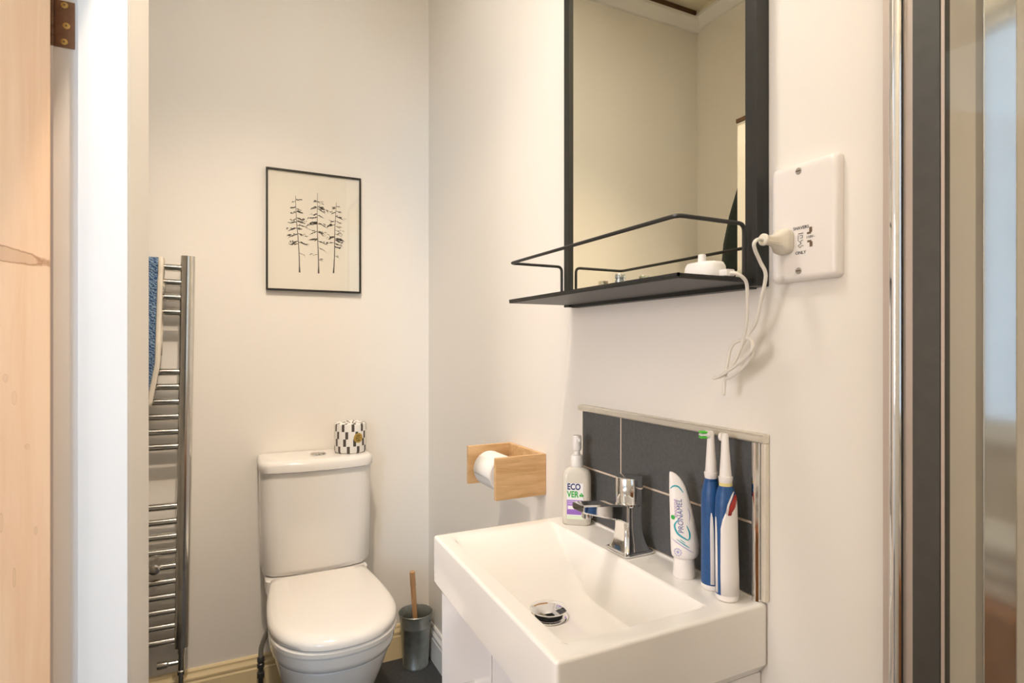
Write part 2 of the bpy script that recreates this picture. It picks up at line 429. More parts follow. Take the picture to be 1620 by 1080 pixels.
# cornice round the ceiling (seen in the mirror)
def cornice_profile(): return [(0, 0), (.015, 0), (.055, .030), (.060, .035), (.060, .050), (0, .050)]
t2 = thing('trim_2', (LX, BY, 2.832), 'off-white box cornice round the ceiling with dark gap', 'cornice'); t2['kind'] = 'structure'
z0 = 2.832
mb = MB(); mb.loft([[(x, BY - d, z0 + z) for d, z in cornice_profile()] for x in (LX, WX)]); mb.build('cornice_length', 'gloss_white', t2, smooth=False)
mb = MB(); mb.loft([[(LX + d, y, z0 + .012 + z) for d, z in cornice_profile()] for y in (1.443, BY - .03)]); mb.build('cornice_length', 'gloss_white', t2, smooth=False)
MB().box(LX + .01, WX, BY - .05, BY, z0 + .050, CZ).build('gap_strip', 'timber_gap_dark', t2)  # dark strip drawing the shaded gap above the cornice
MB().box(LX, LX + .054, 1.443, BY - .05, z0 + .062, CZ).build('gap_strip', 'ceiling_paint', t2)

# windows: one on the landing, one added behind the camera for reflections, one added as fill
def window(name, axis, c0, c1, z0_, z1_, w, label):
    """axis 'X': pane spans X at Y=w, axis 'Y': pane spans Y at X=w (w = outside face, wall .1 thick)"""
    def bx(mb, a, b_, d0, d1, za, zb):
        return mb.box(a, b_, w + d0, w + d1, za, zb) if axis == 'X' else mb.box(w + d0, w + d1, a, b_, za, zb)
    mid = (c0 + c1) / 2
    t = thing(name, (mid, w, z0_) if axis == 'X' else (w, mid, z0_), label, 'window'); t['kind'] = 'structure'
    f = MB()
    bx(f, c0, c0 + .05, .02, .07, z0_, z1_); bx(f, c1 - .05, c1, .02, .07, z0_, z1_)
    bx(f, c0 + .05, c1 - .05, .02, .07, z0_, z0_ + .05); bx(f, c0 + .05, c1 - .05, .02, .07, z1_ - .05, z1_)
    f.build('window_frame', 'gloss_white', t)
    bx(MB(), mid - .02, mid + .02, .022, .068, z0_ + .05, z1_ - .05).build('mullion', 'gloss_white', t)
    bx(MB(), c0 + .05, mid - .02, .042, .046, z0_ + .05, z1_ - .05).build('pane', 'pane_glass', t)
    bx(MB(), mid + .02, c1 - .05, .042, .046, z0_ + .05, z1_ - .05).build('pane', 'pane_glass', t)
    bx(MB(), c0 - .03, c1 + .03, .1003, .16, z0_ - .03, z0_).build('window_sill', 'gloss_white', t, bev=.004)
window('window_1', 'X', -2.15, -1.25, .90, 2.15, RY0 - .1, 'white framed bright window on the landing')
window('added_window_2', 'X', -.55, .40, .92, 2.40, RY0 - .1, 'unseen white framed window added behind the camera for its reflection')
window('fill_window_3', 'Y', -.40, .70, .85, 2.05, LWX - .1, 'unseen white framed window added to the landing end wall for fill light')

# lamps
def ceiling_lamp(loc, r, m, label):
    """flush panel light: rim with a flat diffuser facing down"""
    t = thing('ceiling_lamp', loc, label, 'lamp')
    x, y, z = loc
    MB().lathe([(r * 1.10, -.0002), (r * 1.12, -.010), (r * 1.10, -.030), (r * 1.02, -.034), (r * 1.01, -.022), (r * 1.01, -.004)], (x, y, z), 40).build('rim', 'white_plastic', t)
    MB().lathe([(r, -.020), (r, -.026)], (x, y, z), 40).build('diffuser', m, t)
def ceiling_fill_spot(loc, target, power, color, label):
    """added fill spotlight: round plate, stem, can aimed at the target, lit bulb face"""
    t = thing('fill_spotlight', loc, label, 'lamp')
    p = Vector(loc); j = p - Vector((0, 0, .055)); ax_ = (Vector(target) - j).normalized()
    MB().lathe([(.040, -.0002), (.042, -.006), (.038, -.012), (.010, -.014)], loc, 28).build('plate', 'white_plastic', t)
    MB().tube([p - Vector((0, 0, .012)), j], .006, 10).build('stem', 'white_plastic', t)
    can = MB().tube([j - ax_ * .035, j - ax_ * .033, j + ax_ * .045, j + ax_ * .045], [.020, .027, .031, .029], 28).build('can', 'white_plastic', t)
    MB().tube([j + ax_ * .0455, j + ax_ * .0465], .026, 24).build('bulb', 'fill_spot_glow', can)
    l = bpy.data.lights.new('spot_beam', 'SPOT'); l.energy = power; l.color = color; l.spot_size = math.radians(SPOT_DEG); l.spot_blend = 1.0; l.shadow_soft_size = .03
    o = bpy.data.objects.new('spot_beam', l); COL.objects.link(o)
    o.location = j + ax_ * .082; o.rotation_euler = ax_.to_track_quat('-Z', 'Y').to_euler()
ceiling_fill_spot((.05, .80, CZ), (.06, 2.25, .10), FILL_SPOT_POWER, (1.0, 0.82, 0.65), 'unseen white ceiling spotlight added to brighten the toilet wall')  # unseen fitting, added to lift the lower back wall
ceiling_lamp((-.03, .98, CZ), .17, 'lamp_glow', 'round white ceiling lamp above the bathroom floor')
ceiling_lamp((.10, -.60, CZ), .15, 'rear_fill_glow', 'unseen round ceiling lamp added behind the camera as fill')  # unseen lamp, added to even out the room light

# ------------------------------------------------------------------ pine door, open onto the landing
PVX, PVY = -.2495, 1.163
d = thing('door_1', (PVX, PVY, 0), 'orange pine door standing open at the left edge', 'door'); d['kind'] = 'structure'
dx0, dx1, dy0, dy1 = PVX - .765, PVX - .0025, PVY - .040, PVY - .001
MB().box(dx1 - .1, dx1, dy0, dy1, .01, 1.978).build('stile', 'pine', d, bev=.001)
MB().box(dx0, dx0 + .1, dy0, dy1, .01, 1.978).build('stile', 'pine', d, bev=.001)
for za, zb in ((.01, .21), (.80, 1.0), (1.87, 1.978)):
    MB().box(dx0 + .1, dx1 - .1, dy0, dy1, za, zb).build('rail', 'pine', d)
cx = (dx0 + dx1) / 2
for za, zb in ((.21, .80), (1.0, 1.87)):
    MB().box(cx - .05, cx + .05, dy0, dy1, za, zb).build('muntin', 'pine', d)
    for xa, xb in ((dx0 + .1, cx - .05), (cx + .05, dx1 - .1)):
        MB().box(xa, xb, dy0 + .013, dy1 - .013, za, zb).build('panel', 'pine', d)
MB().lathe([(.008, 0), (.008, -.03), (.022, -.036), (.027, -.05), (.02, -.062), (.006, -.066)], (dx0 + .05, dy0, .98), 20, 'Y').build('knob', 'brass_brown', d)
d.rotation_euler = (0, 0, math.radians(14))
# hinges screwed into the lining
for hz in (.25, 1.7115):
    h = thing('hinge', (-.235, DY1, hz), 'worn brown brass hinge on the white door lining' if hz > 1 else 'low brown brass hinge on the white door lining', 'hinge', 'door hinges')
    MB().box(-.2465, -.2190, DY1 - .0016, DY1 - .0001, hz, hz + .0755).build('leaf', 'brass_brown', h, bev=.0004)
    mb = MB()
    for q in range(5):
        mb.lathe([(.0032, q * .0151 + .0003), (.0036, q * .0151 + .0009), (.0036, q * .0151 + .0142), (.0032, q * .0151 + .0148)], (-.2490, PVY - .0015, hz), 14)
    mb.build('knuckle', 'brass_brown', h)
    for q, (sx, sz) in enumerate(((-.2330, .0090), (-.2300, .0355), (-.2325, .0685))):
        mb = MB().lathe([(.0052, -.0017), (.0050, -.0022), (.0036, -.0027)], (sx, DY1, hz + sz), 18, 'Y')
        sc_ = mb.build('screw', 'brass_screw', h)
        MB().box(sx - .0013, sx + .0013, DY1 - .0031, DY1 - .0026, hz + sz - .0013, hz + sz + .0013).build('screw_recess', 'slot_dark', sc_)

# ------------------------------------------------------------------ shower screen at the right edge
s_ = thing('shower_screen', (.735, .36, 0), 'shower screen with chrome upright, grey channel and glass at right edge', 'shower screen')
SH = 1.95
mb = MB(); mb.loft([[(.7275 + .0105 * math.cos(a) * (1 if math.cos(a) < 0 else .6), .4185 + .0092 * math.sin(a), z) for a in [2 * PI * i / 24 for i in range(24)]] for z in (.02, SH)])
mb.build('chrome_upright', 'chrome', s_)
MB().box(.727, .7395, .398, .4365, .02, SH).build('wall_channel', 'satin_pink_metal', s_, bev=.001)
MB().box(.7185, .7395, .3682, .3975, .02, SH).build('channel', 'dark_anodised', s_, bev=.001)
MB().box(.7205, .7255, -.42, .3678, .025, SH).build('glass_pane', 'screen_glass', s_, smooth=False)
MB().box(.7190, .7202, .3640, .3674, .025, SH).build('seal_strip', 'satin_pink_metal', s_)
mb = MB(); c45 = Vector((.758, .329, 0)); dv = Vector((.707, -.707, 0)); nn = Vector((.707, .707, 0))  # added strip, angled to show the window reflection behind the glass
ring = [c45 - dv * .0155, c45 + dv * .0155, c45 + dv * .0155 + nn * .02, c45 - dv * .0155 + nn * .02]
mb.loft([[(p.x, p.y, z) for p in ring] for z in (.02, SH)])
mb.build('reflection_strip', 'reflection_steel', s_, bev=.0015, seg=3)
MB().box(.712, .7395, -.42, .4365, SH, SH + .03).build('top_rail', 'chrome', s_, bev=.003)
MB().box(.712, .7395, -.42, .4365, 0, .02).build('bottom_rail', 'chrome', s_, bev=.002)

# ------------------------------------------------------------------ vanity cabinet and basin
BX0, BX1, BY0, BY1, BZ = .376, .7385, .615, 1.142, .838
v = thing('vanity_cabinet', (.56, .88, 0), 'white gloss vanity cabinet under the basin', 'cabinet')
CX0 = .398
MB().box(CX0 + .02, BX1, BY0 + .012, BY1 - .016, .09, .728).build('carcass', 'cabinet_gloss', v, bev=.002)
MB().box(CX0 + .06, BX1, BY0 + .03, BY1 - .03, 0, .09).build('plinth', 'cabinet_gloss', v)
my = (BY0 + BY1) / 2
for ya, yb, hy in ((BY0 + .013, my - .0015, my - .045), (my + .0015, BY1 - .017, my + .075)):
    dr = MB().box(CX0, CX0 + .0185, ya, yb, .095, .725).build('door', 'cabinet_gloss', v, bev=.002)
    p = fillet_path([(CX0, hy, .50), (CX0 - .03, hy, .50), (CX0 - .03, hy, .628), (CX0, hy, .628)], .01)
    MB().tube(p, .005, 10).build('handle', 'chrome', dr)

def smax(vals, k=140.0):
    m = max(vals); return m + math.log(sum(math.exp((q - m) * k) for q in vals)) / k
def bowl(x, y):
    planes = [BZ - .093,
              BZ - .093 + (y - .925) * (.090 / .178),
              BZ - (x - .408) * 2.6,
              BZ - (.648 - x) * 3.6,
              BZ - (y - .650) * 2.0]
    z = smax(planes)
    # soft rim
    kk = 420.0; mm = min(z, BZ)
    return mm - math.log(math.exp(-(z - mm) * kk) + math.exp(-(BZ - mm) * kk)) / kk
xs = [BX0, .384, .392] + [.398 + i * .0042 for i in range(63)] + [.668, .690, .714, .726, BX1]
ys = [BY0, .627, .632] + [.637 + i * .0052 for i in range(94)] + [1.124, 1.131, BY1]
b = thing('wash_basin', (.56, .88, .73), 'white rectangular ceramic basin with sloping bowl', 'basin')
bmv = {}; V = []; Fc = []
for i, x in enumerate(xs):
    for j, y in enumerate(ys):
        edge = i in (0, 1, len(xs) - 1, len(xs) - 2) or j in (0, 1, len(ys) - 1, len(ys) - 2)
        bmv[i, j] = len(V); V.append((x, y, BZ if edge else bowl(x, y)))
nx, ny = len(xs), len(ys)
for i in range(nx - 1):
    for j in range(ny - 1):
        Fc.append((bmv[i, j], bmv[i + 1, j], bmv[i + 1, j + 1], bmv[i, j + 1]))
loop = [(i, 0) for i in range(nx)] + [(nx - 1, j) for j in range(1, ny)] + [(i, ny - 1) for i in range(nx - 2, -1, -1)] + [(0, j) for j in range(ny - 2, 0, -1)]
def ring_at(z, ins):
    out = []
    for (i, j) in loop:
        x = min(max(xs[i], BX0 + ins), BX1); y = min(max(ys[j], BY0 + ins), BY1 - ins)
        out.append((x, y, z))
    return out
base_idx = [bmv[q] for q in loop]
prev = base_idx
for (z, ins) in ((.745, 0), (.729, .012)):
    o = len(V); V += ring_at(z, ins); cur = list(range(o, o + len(loop)))
    for q in range(len(loop)):
        r2 = (q + 1) % len(loop)
        Fc.append((prev[q], cur[q], cur[r2], prev[r2]))
    prev = cur
Fc.append(tuple(prev))
V = [(x + .020 * (y - .88) / .524 * min(1, max(0, (BX1 - x) / (BX1 - BX0))), y, z) for x, y, z in V]   # front edge not quite parallel to the wall
me = bpy.data.meshes.new('bowl'); me.from_pydata([tuple(Vector(p) - Vector((.56, .88, .73))) for p in V], [], Fc)
bm = bmesh.new(); bm.from_mesh(me)
bmesh.ops.recalc_face_normals(bm, faces=bm.faces)
es = []
for e in bm.edges:
    if len(e.link_faces) != 2: continue
    if e.calc_face_angle(0) > math.radians(60):
        es.append(e)
bmesh.ops.bevel(bm, geom=es, offset=.0055, segments=4, profile=0.5, affect='EDGES', clamp_overlap=False)
bm.to_mesh(me); bm.free()
me.polygons.foreach_set('use_smooth', [True] * len(me.polygons)); me.set_sharp_from_angle(angle=math.radians(31))
me.materials.append(MATS['ceramic'])
o = bpy.data.objects.new('bowl', me); COL.objects.link(o); o.parent = b
# pop-up waste
dc = (.517, .895)
dz = bowl(*dc)
w = MB().lathe([(.034, .0), (.035, .0018), (.0325, .003), (.026, .0022), (.025, -.002)], (dc[0], dc[1], dz), 40).build('waste_flange', 'chrome', b)
MB().lathe([(.0245, .0005), (.0245, .0032)], (dc[0], dc[1], dz), 32).build('waste_seal', 'rubber_dark', b)
MB().lathe([(.018, .002), (.018, .010), (.031, .0125), (.0335, .0145), (.0335, .0165), (.029, .0185), (.018, .0208), (.006, .0216)], (dc[0], dc[1], dz), 40).build('waste_plug', 'chrome', b)
# silicone bead behind basin
MB().box(.7295, .7315, BY0 + .02, BY1 - .03, BZ - .001, BZ + .003).build('sealant', 'white_plastic', b)

# ------------------------------------------------------------------ tap
tx, ty = .690, .888
t = thing('basin_tap', (tx, ty, BZ), 'chrome mixer tap standing on the basin ledge', 'tap')
rings = [rrect(tx, ty, .0330, .0330, .010, BZ + .0003), rrect(tx, ty, .0345, .0345, .010, BZ + .002), rrect(tx, ty, .0345, .0345, .010, BZ + .005), rrect(tx, ty, .0325, .0325, .009, BZ + .0068), rrect(tx, ty, .0300, .0300, .009, BZ + .0075)]
MB().loft(rings).build('base_plate', 'chrome', t, ang=50)
prof = [(.0075, .0295, .0295, .000), (.012, .0272, .0270, .000), (.020, .0245, .0240, -.0005), (.032, .0222, .0217, -.001), (.045, .0205, .0203, -.0015), (.065, .0200, .0200, -.002), (.088, .0200, .0200, -.002)]
MB().loft([rrect(tx + ox, ty, hx, hy, .008, BZ + z, 5) for z, hx, hy, ox in prof]).build('body', 'chrome', t, ang=40)
# spout: flat tongue reaching over the bowl
def spr(x, zt, zb, hw): return [(x, ty - hw, zb + .003), (x, ty - hw + .003, zb), (x, ty + hw - .003, zb), (x, ty + hw, zb + .003), (x, ty + hw, zt - .003), (x, ty + hw - .003, zt), (x, ty - hw + .003, zt), (x, ty - hw, zt - .003)]
MB().loft([spr(tx - .015, BZ + .093, BZ + .056, .0195), spr(tx - .035, BZ + .096, BZ + .066, .0195), spr(tx - .07, BZ + .1, BZ + .076, .019), spr(tx - .110, BZ + .104, BZ + .088, .0185), spr(tx - .116, BZ + .1035, BZ + .0915, .018)]).build('spout', 'chrome', t, ang=25)
MB().lathe([(.0105, 0), (.0105, -.010), (.009, -.011)], (tx - .096, ty, BZ + .087), 20).build('aerator', 'chrome', t)
MB().lathe([(.0195, .086), (.0195, .092), (.0245, .0935), (.0255, .096), (.0255, .139), (.0245, .1415), (.0225, .1425)], (tx, ty, BZ), 40).build('lever_cap', 'chrome', t)
dirc = Vector((-.75, -.66, 0)); pc = Vector((tx, ty, BZ + .119)) + dirc * .0252
mb = MB(); mb.tube([pc, pc + dirc * .002, pc + dirc * .003], [.0075, .0075, .005], 20); mb.build('indicator', 'brushed_steel', t)

# ------------------------------------------------------------------ tiled splashback
SX = .7315
sp = thing('splashback', (WX, .865, BZ), 'dark grey slate tile splashback with metal edge trim above the basin', 'splashback')
MB().box(.7328, WX - .0002, .634, 1.112, BZ + .0008, 1.080).build('grout', 'grout', sp)
for (ya, yb, za, zb) in ((.9725, 1.1115, .9560, 1.0795), (.6345, .9685, .9560, 1.0795), (.790, 1.1115, BZ + .004, .9520), (.6345, .786, BZ + .004, .9520)):
    MB().box(SX, .7360, ya, yb, za, zb).build('tile', 'slate_tile', sp, bev=.0008, seg=1)
p = [(.7390, 1.0935), (.7265, 1.0935), (.7235, 1.091), (.7225, 1.087), (.7235, 1.083), (.7265, 1.0805), (.7390, 1.0805)]
MB().loft([[(x, y, z) for x, z in p] for y in (.612, 1.118)]).build('top_trim', 'trim_cream', sp)
p = [(.7390, .6335), (.7265, .6335), (.7230, .631), (.7220, .6275), (.7230, .624), (.7265, .6215), (.7390, .6215)]
MB().loft([[(x, y, z) for x, y in p] for z in (BZ - .004, 1.0803)]).build('side_trim', 'chrome', sp)
MB().box(.7300, WX - .0003, .612, .6212, BZ + .002, 1.0803).build('trim_flange', 'trim_cream', sp, bev=.002)
MB().box(.7340, WX - .0003, 1.1117, 1.1175, BZ + .002, 1.0803).build('edge_strip', 'trim_cream', sp, bev=.001)

# ------------------------------------------------------------------ mirror with shelf
M0, M1, MZ0, MZ1, MD = .613, 1.163, 1.318, 2.12, .713
m_ = thing('wall_mirror', (WX, .888, MZ0), 'black metal framed mirror with shelf and wire guard rail', 'mirror')
fwid = .022
MB().box(MD, WX - .0005, M0, M0 + fwid, MZ0, MZ1).build('frame_side', 'black_metal', m_, bev=.0012)
MB().box(MD, WX - .0005, M1 - fwid, M1, MZ0, MZ1).build('frame_side', 'black_metal', m_, bev=.0012)
MB().box(MD, WX - .0005, M0 + fwid, M1 - fwid, MZ1 - fwid, MZ1).build('frame_top', 'black_metal', m_, bev=.0012)
MB().box(MD + .0068, WX - .0005, M0 + fwid, M1 - fwid, MZ0 - .002, MZ0 + .0105).build('frame_bottom', 'black_metal', m_, bev=.0012)
MB().box(.7195, .7235, M0 + fwid - .003, M1 - fwid + .003, MZ0 + .01, MZ1 - fwid + .003).build('mirror_glass', 'mirror_glass', m_, smooth=False)
FX = .566
sh = MB().box(FX, MD + .004, M0 + .006, M1 - .008, 1.3225, 1.3255).build('shelf', 'black_metal', m_, bev=.0008)
MB().box(FX, FX + .003, M0 + .006, M1 - .008, 1.3256, 1.3305).build('shelf_lip', 'black_metal', sh)
MB().box(FX, MD, M0 + .006, M0 + .009, 1.3256, 1.3300).build('shelf_lip', 'black_metal', sh)
RZ = 1.411
path = fillet_path([(.700, M1 - .012, 1.3256), (.700, M1 - .012, RZ), (FX + .002, M1 - .012, RZ), (FX + .002, M0 + .010, RZ), (.698, M0 + .010, RZ), (.698, M0 + .010, 1.3256)], .012, 6)
MB().tube(path, .0032, 10).build('guard_rail', 'black_metal', m_)

# ------------------------------------------------------------------ small jar on the shelf
o = MB().lathe([(.0085, 0), (.0100, .0015), (.0100, .030), (.0088, .031), (.0088, .033), (.0100, .034), (.0100, .040), (.0090, .0415)], (.690, .916, 1.3258), 24).build('small_vial', 'galvanised')
recentre(o, (.690, .916, 1.3258)); tag(o, 'tiny dull metal capped vial on the mirror shelf', 'vial')

# ------------------------------------------------------------------ shaver socket
SKX, SKY, SKZ = .726, .5475, 1.4035
sk = thing('shaver_socket', (WX, SKY, SKZ), 'white wall shaver socket plate with printed lettering beside the mirror', 'socket')
hw_, hh = .0525, .0835
rings = []
for (x, ins, r) in ((WX - .0003, .0, .006), (.7335, .0, .006), (.7290, .0012, .007), (.7265, .005, .008), (SKX, .010, .008)):
    rings.append([(x, p[0], p[1]) for p in [(q[0], q[1]) for q in rrect(SKY, SKZ, hw_ - ins, hh - ins, r, 0, 4)]])
MB().loft(rings).build('face_plate', 'socket_plastic', sk, ang=50)
for zz in (1.475, 1.334):
    s1 = MB().lathe([(.0048, -.0004), (.0045, -.0008)], (SKX, .5525, zz), 18, 'X').build('screw', 'brushed_steel', sk)
    MB().box(SKX - .0014, SKX - .0006, .5490, .5560, zz - .0007, zz + .0007).build('screw_slot', 'slot_dark', s1)
def slot(y, z, dz): 
    MB().box(SKX - .0005, SKX + .0004, y - .0022, y + .0022, z - .0036, z + .0036).build('slot', 'slot_dark', sk, bev=.0003, seg=1)
    MB().box(SKX - .0005, SKX + .0004, y - .0005, y + .0058, z + dz - .0014, z + dz + .0014).build('slot', 'slot_dark', sk, bev=.0003, seg=1)
slot(.5335, 1.3890, -.0042); slot(.5330, 1.3690, .0042)
R_, U_ = (0, -1, 0), (0, 0, 1)
text_mesh('SHAVERS', .0062, (SKX - .0003,   .5485, 1.3940), R_, U_, 'ink_dark', 'lettering', sk, sx=1.0)
text_mesh('ONLY', .0062, (SKX - .0003, .5490, 1.3590), R_, U_, 'ink_dark', 'lettering', sk)
text_mesh('110V~', .0050, (SKX - .0003, .5335, 1.3790), R_, U_, 'ink_dark', 'lettering', sk)
# printed shaver symbol: a box with a head and a cord squiggle
mb = MB(); ic = (.5490, 1.3840)
def stroke(mb, pts, w, x=SKX - .0004, th=.0003):
    for (p, q) in zip(pts[:-1], pts[1:]):
        dd = Vector((q[0] - p[0], q[1] - p[1])); n2 = Vector((-dd.y, dd.x)).normalized() * w / 2
        quad = [(p[0] + n2.x, p[1] + n2.y), (q[0] + n2.x, q[1] + n2.y), (q[0] - n2.x, q[1] - n2.y), (p[0] - n2.x, p[1] - n2.y)]
        mb.prism(quad, 'X', x, x + th)
stroke(mb, [(.5530, 1.3860), (.5450, 1.3860)], .0010)
stroke(mb, [(.5530, 1.3840), (.5530, 1.3765), (.5500, 1.3740), (.5470, 1.3765), (.5450, 1.3760)], .0006)
stroke(mb, [(.5510, 1.3830), (.5460, 1.3830), (.5460, 1.3795), (.5500, 1.3795)], .0006)
stroke(mb, [(.5500, 1.3740), (.5480, 1.3720), (.5530, 1.3695), (.5500, 1.3660), (.5470, 1.3690), (.5445, 1.3680)], .0007)
mb.build('printed_symbol', 'ink_dark', sk)

# ------------------------------------------------------------------ toothbrush charger with cord and plug
cx_, cy_, cz_ = .664, .668, 1.3258
ch = thing('toothbrush_charger', (cx_, cy_, cz_), 'white toothbrush charger on the shelf, its knotted cord plugged into the socket', 'charger')
e_ = lambda hx, hy, z, off=0: [(cx_ + off + hx * math.copysign(abs(math.cos(a)) ** .8, math.cos(a)), cy_ + hy * math.copysign(abs(math.sin(a)) ** .8, math.sin(a)), cz_ + z) for a in [2 * PI * i / 40 for i in range(40)]]
MB().loft([e_(.0235, .0320, 0), e_(.0250, .0335, .003), e_(.0250, .0335, .012), e_(.0235, .0315, .024), e_(.0205, .0285, .0295), e_(.0120, .0180, .0310)]).build('base', 'white_plastic', ch, ang=60)
MB().lathe([(.0062, .028), (.0062, .040), (.0056, .0430), (.0040, .0437)], (cx_ - .002, cy_ + .004, cz_), 20).build('pin', 'white_plastic', ch)
cn = (cx_ + .004, cy_ - .036)
MB().loft([[(cn[0] + sx * .0085, y, cz_ + sz) for sx, sz in ((-1, .006), (-.8, .005), (.8, .005), (1, .006), (1, .014), (.8, .0155), (-.8, .0155), (-1, .014))] for y in (cy_ - .028, cy_ - .0475)]).build('connector', 'white_plastic', ch, bev=.0012)
cord = [(cn[0], cy_ - .046, cz_ + .0095), (cn[0] + .001, cy_ - .058, cz_ + .0075), (.683, .6065, 1.3225), (.690, .610, 1.300), (.696, .6165, 1.265), (.699, .625, 1.240),
        (.700, .640, 1.208), (.699, .662, 1.184), (.697, .6820, 1.177), (.694, .668, 1.1805), (.692, .634, 1.198), (.692, .609, 1.216), (.693, .6035, 1.227), (.698, .611, 1.237),
        (.703, .630, 1.238), (.704, .652, 1.228), (.703, .660, 1.202), (.702, .6640, 1.175), (.701, .6655, 1.158), (.7005, .6650, 1.1525), (.700, .6638, 1.158), (.700, .6620, 1.175),
        (.699, .648, 1.181), (.698, .6200, 1.200), (.697, .608, 1.214), (.699, .6130, 1.222), (.703, .640, 1.200), (.704, .655, 1.196), (.703, .642, 1.212), (.701, .622, 1.240),
        (.698, .602, 1.262), (.693, .588, 1.295), (.688, .5760, 1.328), (.680, .5780, 1.346), (.667, .5760, 1.3620), (.662, .5735, 1.371), (.668, .5725, 1.3768), (.679, .5725, 1.3775)]
MB().tube(smooth_path(cord, 7), .0026, 8).build('cord', 'cord_plastic', ch)
PY, PZ = .5725, 1.3775
def pr(x, hy, hz): return [(x, PY + p[0], PZ + p[1]) for p in [(q[0], q[1]) for q in rrect(0, 0, hy, hz, min(hy, hz) * .75, 0, 4)]]
pl = MB().loft([pr(.7255, .0125, .0175), pr(.7180, .0135, .0185), pr(.7120, .0130, .0175), pr(.7050, .0085, .0115), pr(.6980, .0062, .0078), pr(.6840, .0052, .0062), pr(.6815, .0052, .0062)]).build('plug', 'plug_plastic', ch)
MB().lathe([(.0070, .6770), (.0085, .6785), (.0085, .6810), (.0070, .6820)], (0, PY, PZ), 20, 'X').build('strain_relief', 'plug_plastic', pl)
for q in range(5):
    MB().tube([(.6850, PY + .004 * (q - 2) / 2 - .0035, PZ - .0048 + .0024 * q), (.7060, PY + .004 * (q - 2) / 2 - .0065, PZ - .0072 + .0036 * q)], .0007, 6).build('grip_rib', 'plug_plastic', pl)

# ------------------------------------------------------------------ soap bottle
bxc, byc = .696, 1.080
bo = thing('soap_bottle', (bxc, byc, BZ), 'translucent pump soap bottle with purple and white label on the basin', 'bottle')
th_ = math.radians(-52)                    # front face turned to the camera
fr = Vector((math.cos(PI + math.radians(52)), math.sin(PI + math.radians(52)), 0))   # front normal
rt = Vector((-fr.y, fr.x, 0)); rt = -rt if rt.x < 0 else rt                          # image-right direction
def br(hw, hd, r, z):
    return [tuple(Vector((bxc, byc, BZ + z)) + rt * p[0] + fr * (-p[1])) for p in rrect(0, 0, hw, hd, r, 0, 6)]
MB().loft([br(.0290, .0175, .012, .0003), br(.0310, .0195, .012, .003), br(.0312, .0197, .012, .020), br(.0312, .0197, .012, .098), br(.0305, .0190, .0125, .108), br(.0270, .0170, .014, .117), br(.0200, .0150, .0135, .1225), br(.0140, .0135, .0130, .125)]).build('body', 'bottle_plastic', bo, ang=50)
c0 = (bxc, byc, BZ)
MB().lathe([(.0125, .122), (.0135, .1235), (.0135, .146), (.0120, .1495), (.0070, .1515), (.0065, .160)], c0, 24).build('collar', 'white_plastic', bo)
ph = MB().lathe([(.0065, .159), (.0092, .161), (.0100, .166), (.0100, .190), (.0090, .1930), (.004, .1940)], c0, 24).build('pump_head', 'white_plastic', bo)
nz = Vector((-.35, -.94, 0)).normalized(); pb = Vector((bxc, byc, BZ + .1885))
MB().tube([pb, pb + nz * .018, pb + nz * .024 - Vector((0, 0, .002)), pb + nz * .026 - Vector((0, 0, .006))], [.0042, .0040, .0036, .0030], 10).build('nozzle', 'white_plastic', ph)
# label on the front face
def lab(u0, u1, z0_, z1_, off, m, name, wrap=False):
    q = [Vector((bxc, byc, BZ)) + rt * u + fr * (.0197 + off) + Vector((0, 0, z)) for u, z in ((u0, z0_), (u1, z0_), (u1, z1_), (u0, z1_))]
    mb = MB(); mb.loft([[tuple(p) for p in q], [tuple(p + fr * .0002) for p in q]]); return mb.build(name, m, bo, smooth=False)
lab(-.020, .0155, .014, .092, .0002, 'label_white', 'label')
lab(-.020, .0155, .014, .021, .0006, 'label_pale_green', 'label_band')
lab(-.020, .0140, .024, .0555, .0006, 'label_lilac', 'label_panel')
lab(-.020, .0140, .024, .0330, .0009, 'label_purple', 'label_panel')
lab(-.018, -.0040, .0355, .0425, .0009, 'label_white', 'label_pill')
for zz in (.0520, .0475): lab(-.018, .008, zz, zz + .0007, .0009, 'label_white', 'label_print')
for zz in (.0300, .0270): lab(-.018, .010, zz, zz + .0008, .0012, 'label_lilac', 'label_print')
O_ = Vector((bxc, byc, BZ)) + fr * .0204
text_mesh('ECO', .0185, O_ + rt * -.0195 + Vector((0, 0, .0835)), rt, (0, 0, 1), 'ink_navy', 'lettering', bo, align='LEFT', sx=.78, bold=.0005)
text_mesh('VER', .0185, O_ + rt * -.0195 + Vector((0, 0, .0670)), rt, (0, 0, 1), 'ink_green', 'lettering', bo, align='LEFT', sx=.78, bold=.0005)
mb = MB()
for (du, dz_, hw2, hz2) in ((-.0022, 0, .0022, .0030), (.0022, 0, .0022, .0030), (0, .0042, .0016, .0016)):
    cpt = O_ + rt * (.0115 + du) + Vector((0, 0, .0655 + dz_))
    ring = [cpt + rt * hw2 * math.cos(a) + Vector((0, 0, hz2 * math.sin(a))) for a in [2 * PI * i / 12 for i in range(12)]]
    mb.loft([[tuple(p) for p in ring], [tuple(p + fr * .0002) for p in ring]])
mb.build('printed_leaf', 'ink_green', bo)

